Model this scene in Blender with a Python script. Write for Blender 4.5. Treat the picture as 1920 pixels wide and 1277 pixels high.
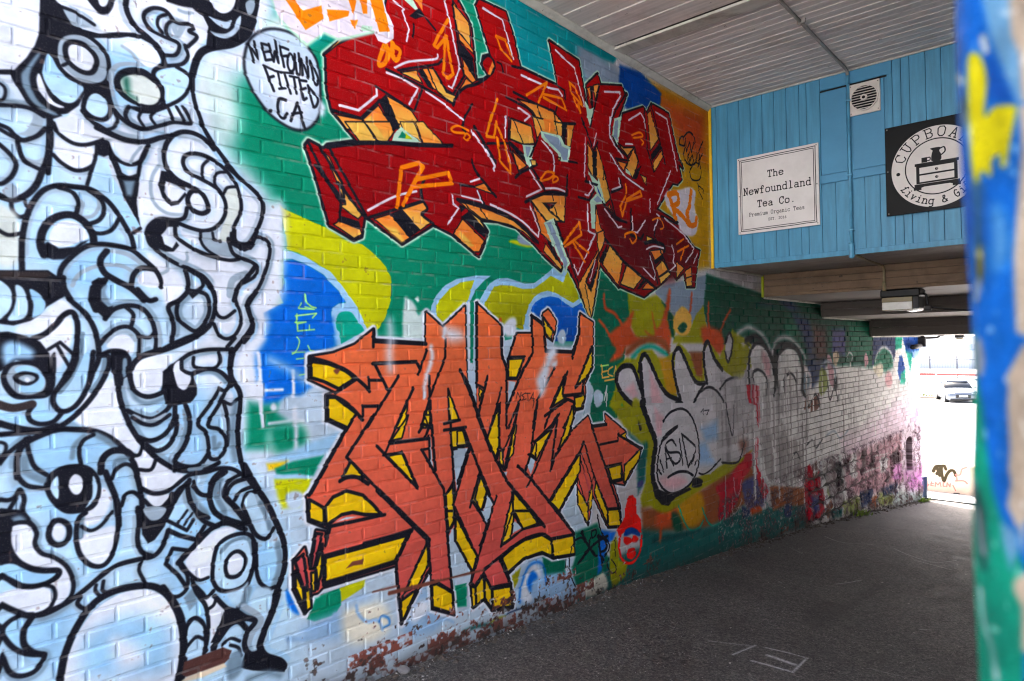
import bpy, bmesh, math, random
import numpy as np
from mathutils import Vector, Matrix

for o in list(bpy.data.objects): bpy.data.objects.remove(o)
SC = bpy.context.scene
COLL = SC.collection
# ---------------------------------------------------------------- camera (measured from the photograph's vanishing points)
FPX, CX, CY = 1298.0, 960.0, 638.5
YAW, PITCH, ROLL = math.atan(1190/FPX), math.atan(13/FPX), .018
CAM = np.array([3.2, 0.0, 1.65])
FW = np.array([-math.sin(YAW)*math.cos(PITCH), math.cos(YAW)*math.cos(PITCH), math.sin(PITCH)])
_r0 = np.array([math.cos(YAW), math.sin(YAW), 0.0]); _u0 = np.cross(_r0, FW)
RT = math.cos(ROLL)*_r0-math.sin(ROLL)*_u0
UP = math.sin(ROLL)*_r0+math.cos(ROLL)*_u0
cam = bpy.data.cameras.new('camera'); cam_o = bpy.data.objects.new('camera', cam); COLL.objects.link(cam_o)
M = Matrix.Identity(4)
for i in range(3): M[i][0], M[i][1], M[i][2], M[i][3] = RT[i], UP[i], -FW[i], CAM[i]
cam_o.matrix_world = M
cam.sensor_width = 36; cam.lens = FPX/1920*36; cam.clip_start = .05; cam.clip_end = 3000
cam.dof.use_dof = True; cam.dof.focus_distance = 5.5; cam.dof.aperture_fstop = 3.4
SC.camera = cam_o
# ---------------------------------------------------------------- sky, sun, exposure
SUN_EL, SUN_AZ = math.radians(46), math.radians(-44)      # azimuth from +Y towards +X
W = bpy.data.worlds.new('World'); SC.world = W; W.use_nodes = True
nt = W.node_tree; nt.nodes.clear()
sky = nt.nodes.new('ShaderNodeTexSky'); sky.sky_type = 'NISHITA'; sky.sun_disc = False
sky.sun_elevation = SUN_EL; sky.sun_rotation = SUN_AZ; sky.dust_density = 8.0; sky.air_density = .7; sky.ozone_density = 0
bg = nt.nodes.new('ShaderNodeBackground'); bg.inputs[1].default_value = .15
wo = nt.nodes.new('ShaderNodeOutputWorld'); nt.links.new(sky.outputs[0], bg.inputs[0]); nt.links.new(bg.outputs[0], wo.inputs[0])
sl = bpy.data.lights.new('sun', 'SUN'); sl.energy = 5.0; sl.angle = math.radians(.55); sl.color = (1, .97, .93)
so = bpy.data.objects.new('sun', sl); COLL.objects.link(so)
sd = Vector((math.sin(SUN_AZ)*math.cos(SUN_EL), math.cos(SUN_AZ)*math.cos(SUN_EL), math.sin(SUN_EL)))
so.rotation_euler = sd.to_track_quat('Z', 'Y').to_euler(); so.location = sd*40
vs = SC.view_settings; vs.view_transform = 'Standard'; vs.look = 'None'; vs.gamma = 1; vs.use_curve_mapping = False; vs.exposure = 2.58

def RAY(x, y): return FW+RT*(x-CX)/FPX-UP*(y-CY)/FPX
def on_plane(x, y, ax, v):
    d = RAY(x, y); return CAM+d*((v-CAM[ax])/d[ax])
GY = [-60, -8, 0, 2.3, 4.28, 5.77, 8.92, 11.29, 13.89, 14.75, 17, 20, 55, 90, 900]
GZ = [-.02, -.05, -.10, -.19, -.28, -.40, -.67, -.95, -1.26, -1.36, -1.62, -1.72, -2.55, -2.62, -2.7]
def ground(y): return float(np.interp(y, GY, GZ))
END = 14.97      # where the passage ends
# ----------------------------------------------------------------- helpers
def link(o, parent=None):
    COLL.objects.link(o)
    if parent is not None: o.parent = parent
    return o
def tag(o, label=None, cat=None, group=None, kind=None):
    if label: o['label'] = label
    if cat: o['category'] = cat
    if group: o['group'] = group
    if kind: o['kind'] = kind
    return o
def empty(name, loc=(0, 0, 0), rz=0):
    o = bpy.data.objects.new(name, None); o.location = loc; o.rotation_euler = (0, 0, rz); o.empty_display_size = .2
    return link(o)
def mesh_obj(name, V, Fs, mat, parent=None, smooth_=False, loc=None):
    me = bpy.data.meshes.new(name); me.from_pydata([tuple(v) for v in V], [], Fs); me.update()
    if smooth_: me.polygons.foreach_set('use_smooth', [True]*len(me.polygons))
    if mat: me.materials.append(mat)
    o = bpy.data.objects.new(name, me)
    if loc is not None: o.location = loc
    return link(o, parent)
class MB:
    def __init__(s): s.V = []; s.F = []
    def quad(s, a, b, c, d): n = len(s.V); s.V += [a, b, c, d]; s.F.append((n, n+1, n+2, n+3))
    def box(s, x0, x1, y0, y1, z0, z1, bev=0.0):
        n = len(s.V)
        if bev <= 0:
            s.V += [(x, y, z) for x in (x0, x1) for y in (y0, y1) for z in (z0, z1)]
            s.F += [tuple(n+i for i in f) for f in ((0, 1, 3, 2), (4, 6, 7, 5), (0, 4, 5, 1), (2, 3, 7, 6), (0, 2, 6, 4), (1, 5, 7, 3))]
            return
        b = min(bev, (x1-x0)*.45, (y1-y0)*.45, (z1-z0)*.45); bm = bmesh.new()
        bmesh.ops.create_cube(bm, size=1)
        for v in bm.verts: v.co = Vector(((x0+x1)/2+v.co.x*(x1-x0), (y0+y1)/2+v.co.y*(y1-y0), (z0+z1)/2+v.co.z*(z1-z0)))
        bmesh.ops.bevel(bm, geom=bm.edges[:], offset=b, segments=1, affect='EDGES')
        bm.verts.index_update(); s.V += [tuple(v.co) for v in bm.verts]; s.F += [tuple(n+v.index for v in f.verts) for f in bm.faces]; bm.free()
    def prism(s, poly, axis, a, b):
        """poly of 2-tuples in the plane normal to axis, from a to b"""
        n = len(s.V); m = len(poly)
        def mk(p, q, t): return {0: (t, p, q), 1: (p, t, q), 2: (p, q, t)}[axis]
        s.V += [mk(p, q, a) for p, q in poly]+[mk(p, q, b) for p, q in poly]
        s.F.append(tuple(range(n, n+m))); s.F.append(tuple(range(n+2*m-1, n+m-1, -1)))
        for i in range(m): s.F.append((n+i, n+(i+1) % m, n+m+(i+1) % m, n+m+i))
    def tube(s, P, r, seg=10, cap=True):
        P = [Vector(p) for p in P]; n0 = len(s.V); N = None
        for i, p in enumerate(P):
            t = ((P[min(i+1, len(P)-1)]-P[max(i-1, 0)])).normalized()
            if N is None: N = t.orthogonal().normalized()
            N = (N-t*N.dot(t)).normalized(); B = t.cross(N)
            rr = r[i] if isinstance(r, (list, tuple)) else r
            for k in range(seg):
                a = 2*math.pi*k/seg; s.V.append(tuple(p+N*math.cos(a)*rr+B*math.sin(a)*rr))
        for i in range(len(P)-1):
            for k in range(seg):
                a, b = n0+i*seg+k, n0+i*seg+(k+1) % seg; s.F.append((a, b, b+seg, a+seg))
        if cap: s.F.append(tuple(range(n0+seg-1, n0-1, -1))); s.F.append(tuple(range(n0+(len(P)-1)*seg, n0+len(P)*seg)))
    def ring(s, c, r0, r1, y0, y1, seg=40):
        """annulus round Y axis at c=(x,z)"""
        n = len(s.V)
        for k in range(seg):
            a = 2*math.pi*k/seg; ca, sa = math.cos(a), math.sin(a)
            s.V += [(c[0]+ca*r0, y0, c[1]+sa*r0), (c[0]+ca*r1, y0, c[1]+sa*r1), (c[0]+ca*r1, y1, c[1]+sa*r1), (c[0]+ca*r0, y1, c[1]+sa*r0)]
        for k in range(seg):
            a, b = n+4*k, n+4*((k+1) % seg)
            for i in range(4): s.F.append((a+i, a+(i+1) % 4, b+(i+1) % 4, b+i))
    def obj(s, name, mat, parent=None, smooth_=False, loc=None): return mesh_obj(name, s.V, s.F, mat, parent, smooth_, loc)
def fix_normals(o):
    bm = bmesh.new(); bm.from_mesh(o.data); bmesh.ops.recalc_face_normals(bm, faces=bm.faces[:]); bm.to_mesh(o.data); bm.free(); return o

# ----------------------------------------------------------------- materials
class NT:
    def __init__(s, name):
        s.m = bpy.data.materials.new(name); s.m.use_nodes = True; s.t = s.m.node_tree; s.t.nodes.clear()
        s.out = s.n('ShaderNodeOutputMaterial'); s.b = s.n('ShaderNodeBsdfPrincipled'); s.l(s.b.outputs[0], s.out.inputs[0])
    def n(s, k, **kw):
        x = s.t.nodes.new(k)
        for a, v in kw.items(): setattr(x, a, v)
        return x
    def l(s, a, b): s.t.links.new(a, b)
    def pos(s):
        if not hasattr(s, '_p'): s._p = s.n('ShaderNodeNewGeometry').outputs['Position']
        return s._p
    def mapping(s, scale=(1, 1, 1), src=None):
        m = s.n('ShaderNodeMapping'); m.inputs['Scale'].default_value = scale; s.l(src or s.pos(), m.inputs[0]); return m.outputs[0]
    def noise(s, scale, det=4, rough=.55, vec=None, dist=0):
        x = s.n('ShaderNodeTexNoise'); x.inputs['Scale'].default_value = scale; x.inputs['Detail'].default_value = det; x.inputs['Roughness'].default_value = rough
        x.inputs['Distortion'].default_value = dist
        s.l(vec or s.pos(), x.inputs['Vector']); return x.outputs['Fac']
    def ramp(s, fac, stops):
        r = s.n('ShaderNodeValToRGB'); e = r.color_ramp.elements
        while len(e) < len(stops): e.new(.5)
        for k, (p, c) in enumerate(stops): e[k].position = p; e[k].color = (*c, 1) if len(c) == 3 else c
        s.l(fac, r.inputs[0]); return r.outputs[0]
    def mix(s, fac, a, b, mode='MIX'):
        x = s.n('ShaderNodeMix', data_type='RGBA', blend_type=mode)
        for v, i in ((fac, 0), (a, 6), (b, 7)):
            if isinstance(v, (int, float)): x.inputs[i].default_value = v
            elif isinstance(v, tuple): x.inputs[i].default_value = (*v, 1) if len(v) == 3 else v
            else: s.l(v, x.inputs[i])
        return x.outputs[2]
    def math(s, op, a, b=0.0, clamp=False):
        x = s.n('ShaderNodeMath', operation=op, use_clamp=clamp)
        for v, i in ((a, 0), (b, 1)):
            if isinstance(v, (int, float)): x.inputs[i].default_value = v
            else: s.l(v, x.inputs[i])
        return x.outputs[0]
    def bump(s, h, strength=.3, dist=.01):
        x = s.n('ShaderNodeBump'); x.inputs['Strength'].default_value = strength; x.inputs['Distance'].default_value = dist
        s.l(h, x.inputs['Height']); s.l(x.outputs[0], s.b.inputs['Normal']); return x
    def done(s, col=None, rough=None, metal=0, spec=.5):
        for v, k in ((col, 'Base Color'), (rough, 'Roughness'), (metal, 'Metallic'), (spec, 'Specular IOR Level')):
            if v is None: continue
            if isinstance(v, tuple): s.b.inputs[k].default_value = (*v, 1)
            elif isinstance(v, (int, float)): s.b.inputs[k].default_value = v
            else: s.l(v, s.b.inputs[k])
        return s.m
def lin(c): return tuple(((v/255)/12.92 if v/255 < .04045 else ((v/255+.055)/1.055)**2.4) for v in c)
def simple(name, rgb, rough=.6, metal=0, var=.18, scale=9, spec=.5, bump=0, bscale=60, streak=None):
    n = NT(name); c = lin(rgb)
    f = n.noise(scale, 5, .6, n.mapping(streak) if streak else None)
    col = n.ramp(f, [(.3, tuple(v*(1-var) for v in c)), (.7, tuple(min(.9, v*(1+var)) for v in c))])
    if bump: n.bump(n.noise(bscale, 4), bump, .004)
    return n.done(col, rough, metal, spec)

def canvas_image(name, cv, flip=False):
    h, w = cv.a.shape[:2]
    img = bpy.data.images.new(name, w, h, alpha=False)
    px = np.ones((h, w, 4), np.float32); px[..., :3] = cv.a/255.0
    img.pixels.foreach_set(px.ravel()); img.update(); img.pack(); return img
# ----------------------------------------------------------------- paint: a small vector painter in wall metres
def wall_pt(px, py):
    """photo pixel -> (Y, Z) on the brick wall plane X = 0"""
    d = RAY(px, py); t = -CAM[0]/d[0]
    return CAM[1]+d[1]*t, CAM[2]+d[2]*t

def vnoise(ny, nx, cy, cx, seed, octs=3):
    rg = np.random.default_rng(seed); out = np.zeros((ny, nx), np.float32); amp = 1.0; tot = 0
    for o in range(octs):
        gy, gx = max(2, int(cy*2**o)+2), max(2, int(cx*2**o)+2)
        g = rg.random((gy, gx), dtype=np.float32)
        yy = np.linspace(0, gy-1.001, ny); xx = np.linspace(0, gx-1.001, nx)
        yi = yy.astype(int); xi = xx.astype(int)
        fy = (yy-yi)[:, None].astype(np.float32); fx = (xx-xi)[None].astype(np.float32)
        fy = fy*fy*(3-2*fy); fx = fx*fx*(3-2*fx)
        r0 = g[yi][:, xi]*(1-fx)+g[yi][:, xi+1]*fx; r1 = g[yi+1][:, xi]*(1-fx)+g[yi+1][:, xi+1]*fx
        out += amp*(r0*(1-fy)+r1*fy); tot += amp; amp *= .5
    return out/tot

class Canvas:
    def __init__(s, y0, y1, z0, z1, dy, dz):
        s.y0, s.y1, s.z0, s.z1 = y0, y1, z0, z1
        s.nx, s.ny = int((y1-y0)*dy), int((z1-z0)*dz)
        s.dy, s.dz = s.nx/(y1-y0), s.ny/(z1-z0)
        s.a = np.zeros((s.ny, s.nx, 3), np.float32)
        s.aa = .6/min(s.dy, s.dz); s.alpha = 1.0
    def win(s, P, m):
        i0 = max(0, int((P[:, 0].min()-m-s.y0)*s.dy)); i1 = min(s.nx, int((P[:, 0].max()+m-s.y0)*s.dy)+2)
        j0 = max(0, int((P[:, 1].min()-m-s.z0)*s.dz)); j1 = min(s.ny, int((P[:, 1].max()+m-s.z0)*s.dz)+2)
        return i0, i1, j0, j1
    def dist(s, P, closed, m, W):
        """distance to a polyline, only kept near it (squared, metres)"""
        i0, i1, j0, j1 = W
        D = np.full((j1-j0, i1-i0), 1e3, np.float32)
        Q = np.vstack([P, P[:1]]) if closed else P
        for a, b in zip(Q[:-1], Q[1:]):
            k0, k1, l0, l1 = s.win(np.array([a, b]), m)
            k0, k1, l0, l1 = max(k0, i0), min(k1, i1), max(l0, j0), min(l1, j1)
            if k0 >= k1 or l0 >= l1: continue
            X = ((np.arange(k0, k1)+.5)/s.dy+s.y0-a[0])[None]; Y = ((np.arange(l0, l1)+.5)/s.dz+s.z0-a[1])[:, None]
            e = b-a; L = float(e@e)+1e-12
            t = np.clip((X*e[0]+Y*e[1])/L, 0, 1)
            d = (X-t*e[0])**2+(Y-t*e[1])**2
            v = D[l0-j0:l1-j0, k0-i0:k1-i0]; np.minimum(v, d, out=v)
        return np.sqrt(D)
    def inside(s, P, W):
        i0, i1, j0, j1 = W
        T = np.zeros((j1-j0, i1-i0+1), np.int32)
        xs = (P[:, 0]-s.y0)*s.dy-.5-i0; ys = (P[:, 1]-s.z0)*s.dz-.5-j0
        for k in range(len(P)):
            xa, ya, xb, yb = xs[k], ys[k], xs[(k+1) % len(P)], ys[(k+1) % len(P)]
            if ya == yb: continue
            if ya > yb: xa, ya, xb, yb = xb, yb, xa, ya
            r0, r1 = max(0, int(math.ceil(ya))), min(j1-j0, int(math.ceil(yb)))
            if r0 >= r1: continue
            r = np.arange(r0, r1); x = xa+(r-ya)*(xb-xa)/(yb-ya)
            np.add.at(T, (r, np.clip(np.ceil(x), 0, i1-i0).astype(int)), 1)
        return (np.cumsum(T, 1)[:, :-1] & 1).astype(bool)
    def put(s, W, al, col, col2=None, P=None):
        i0, i1, j0, j1 = W
        v = s.a[j0:j1, i0:i1]; c = np.array(col, np.float32)
        if col2 is not None:
            z = (np.arange(j0, j1)+.5)/s.dz+s.z0
            t = np.clip((P[:, 1].max()-z)/(np.ptp(P[:, 1])+1e-6), 0, 1)[:, None, None]
            c = c*(1-t)+np.array(col2, np.float32)*t
        v += (c-v)*(al*s.alpha)[..., None]
    def fill(s, P, col, fe=.003, col2=None):
        fe = max(fe, s.aa); W = s.win(P, fe)
        if W[0] >= W[1] or W[2] >= W[3]: return
        D = s.dist(P, True, fe*1.1, W); I = s.inside(P, W)
        sd = np.where(I, D, -D); al = np.clip(.5+sd/(2*fe), 0, 1)
        s.put(W, al*al*(3-2*al), col, col2, P)
    def stroke(s, P, w, col, fe=.003, closed=False, col2=None):
        fe = max(fe, s.aa); W = s.win(P, w+fe)
        if W[0] >= W[1] or W[2] >= W[3]: return
        D = s.dist(P, closed, w/2+fe*1.1, W)
        al = np.clip(.5+(w/2-D)/(2*fe), 0, 1)
        s.put(W, al*al*(3-2*al), col, col2, P)

def smooth(P, closed):
    n = len(P)
    if n < 3: return P
    out = []
    for i in range(n if closed else n-1):
        if closed: p0, p1, p2, p3 = P[i-1], P[i], P[(i+1) % n], P[(i+2) % n]
        else: p0, p1, p2, p3 = P[max(i-1, 0)], P[i], P[i+1], P[min(i+2, n-1)]
        for t in (0, .2, .4, .6, .8):
            out.append(.5*((2*p1)+(p2-p0)*t+(2*p0-5*p1+4*p2-p3)*t*t+(3*p1-p0-3*p2+p3)*t**3))
    if not closed: out.append(P[-1])
    return np.array(out)

def parse_pts(toks, tile, TILES):
    out = []; x0, y0, s = tile
    for t in toks:
        if t[0] == '@': x0, y0, s = TILES[t[1:]]; continue
        a, b = t.split(','); out.append((x0+float(a)/s, y0+float(b)/s))
    return np.array(out)

def run_paint(text, canvases, COL, TILES, mapper, scale_at, air=False):
    """cmd colour[>colour2][@feather] [width] points ; f/c fill straight/smooth, s/k line straight/smooth,
    S/K closed lines, o outlined fill, u add to union, U draw union"""
    tile = (0, 0, 1.); group = []
    def colour(t):
        fe = None
        if '@' in t: t, fe = t.split('@'); fe = float(fe)
        c2 = None
        if '>' in t: t, t2 = t.split('>'); c2 = COL[t2]
        return COL[t], c2, fe
    if air:      # airbrushed blue-grey laid beside the black lines first
        for ln in text.strip().splitlines():
            p = ln.split()
            if p and p[0] == 'T': tile = TILES[p[1]]
            if p and p[0] in 'kK' and p[1] == 'K':
                w = float(p[2])/tile[2]; px = smooth(parse_pts(p[3:], tile, TILES), p[0] == 'K'); sc = scale_at(px)
                hsh = (len(ln)*7+int(px[0, 0])) % 5
                for cv in canvases:
                    cv.alpha = (.28, .42, .2, .34, .40)[hsh]
                    cv.stroke(mapper(px+np.array([(2.2, -2, 3, -1, 1.6)[hsh], (2.5, 3, -1.5, 2, 4)[hsh]])), w*sc*1.55+.010, COL[('lb', 'gy', 'sh', 'lb', 'gb')[hsh]], .016)
                    if len(px) > 14:      # a crisp tone band hugging one side of the line
                        d_ = np.gradient(px, axis=0); nrm = np.column_stack([-d_[:, 1], d_[:, 0]])/(np.linalg.norm(d_, axis=1)[:, None]+1e-6)
                        sgn = 1 if hsh in (0, 2, 3) else -1
                        cv.alpha = .62; cv.stroke(mapper(px+nrm*w*.85*sgn)[3:-3], w*sc*.62, COL[('gy', 'lb', 'gy', 'lb', 'gb')[hsh]], .004)
                    cv.alpha = 1.0
        tile = (0, 0, 1.)
    for ln in text.strip().splitlines():
        p = ln.split()
        if not p or p[0] == '#': continue
        if p[0] == 'T': tile = TILES[p[1]]; continue
        if p[0] == 'U':
            hc, hw, lc, lw, fc = p[1], float(p[2]), p[3], float(p[4]), p[5]
            for px in group:
                M, sc = mapper(px), scale_at(px)
                for cv in canvases: cv.stroke(M, hw*sc, COL[hc], .008, True)
            for px in group:
                M, sc = mapper(px), scale_at(px)
                for cv in canvases: cv.stroke(M, lw*sc, COL[lc], .004, True)
            c, c2, fe = colour(fc)
            for px in group:
                for cv in canvases: cv.fill(mapper(px), c, .002, c2)
            group = []; continue
        if p[0] == 'u':
            group.append(parse_pts(p[1:], tile, TILES)); continue
        c, c2, fe = colour(p[1])
        w = None; q = p[2:]
        if p[0] in 'sSkKo': w = float(p[2])/tile[2]; q = p[3:]
        px = parse_pts(q, tile, TILES)
        cl = p[0] in 'SKfco'
        if p[0] in 'ckK': px = smooth(px, cl)
        if air and p[0] in 'kK' and p[1] == 'K': w *= .86
        M, sc = mapper(px), scale_at(px)
        f = .003 if fe is None else fe*sc
        for cv in canvases:
            if p[0] in 'fc': cv.fill(M, c, f, c2)
            elif p[0] == 'o': cv.fill(M, c, .002, c2); cv.stroke(M, w*sc, COL['K'], .0025, True)
            else: cv.stroke(M, w*sc, c, f, p[0] in 'SK', c2)
TILES = {'0': (0, 0, 1.), 'A': (0, 0, 3.992), 'B': (0, 240, 3.992), 'C': (0, 400, 3.992), 'D': (0, 660, 3.992), 'E': (0, 957, 3.992),
 'Q': (360, 0, 3.992), 'F': (340, 880, 3.992), 'G': (300, 1060, 4.), 'R1': (570, 0, 5.322), 'R2': (570, 230, 5.322), 'R3': (850, 0, 5.322),
 'R4': (850, 220, 5.322), 'R5': (1060, 120, 6.387), 'R6': (1000, 300, 5.322), 'P5': (900, 400, 5.994), 'P8': (760, 440, 4.8),
 'O1': (560, 560, 5.322), 'O2': (860, 560, 5.322), 'O3': (560, 780, 5.322), 'O4': (860, 760, 5.322), 'O5': (700, 960, 5.322), 'O6': (940, 900, 5.322),
 'V1': (460, 380, 5.322), 'V2': (460, 600, 5.322), 'V3': (500, 700, 5.994), 'X1': (1100, 520, 4.562), 'X2': (1100, 760, 4.562),
 'W1': (1380, 580, 5.322), 'W2': (1380, 780, 5.322)}
COL = dict(K=(24, 25, 34), wh=(222, 227, 238), pb=(186, 217, 239), lb=(158, 204, 238), gy=(154, 170, 184), gb=(116, 140, 158), dk=(52, 44, 44),
 mo=(212, 219, 212), sh=(112, 142, 178), G=(0, 134, 100), Gd=(0, 104, 78), Gk=(0, 78, 58), Gt=(0, 165, 138), mint=(188, 222, 196), Yg=(196, 198, 8), Yk=(158, 156, 10),
 Bl=(0, 104, 214), Bd=(0, 70, 160), cy=(0, 138, 146), gl=(138, 156, 178), pl=(186, 205, 222), hz=(206, 224, 220), red=(170, 2, 6), rd=(134, 5, 14),
 mr=(104, 12, 22), o=(244, 134, 48), y=(238, 184, 78), ot=(252, 128, 0), wl=(228, 216, 224), ye=(240, 196, 12), org=(244, 116, 60), sal=(208, 80, 84),
 lime=(170, 236, 120), br=(120, 66, 52), brd=(84, 52, 48), tan=(226, 206, 178), sil=(202, 197, 201), pk=(222, 176, 184), fl=(206, 78, 34), rust=(150, 78, 40),
 tl=(20, 98, 96), tlk=(10, 62, 66), cr=(196, 18, 44), navy=(34, 52, 96), pur=(70, 72, 128), fw=(240, 239, 240), fp=(238, 218, 232), fm=(226, 150, 214),
 fred=(246, 22, 16), ylw=(206, 150, 14), bluw=(150, 186, 222), stn=(176, 170, 172), stp=(206, 160, 172), stk=(64, 34, 44), mos=(150, 164, 90), cream=(232, 226, 208))
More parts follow.
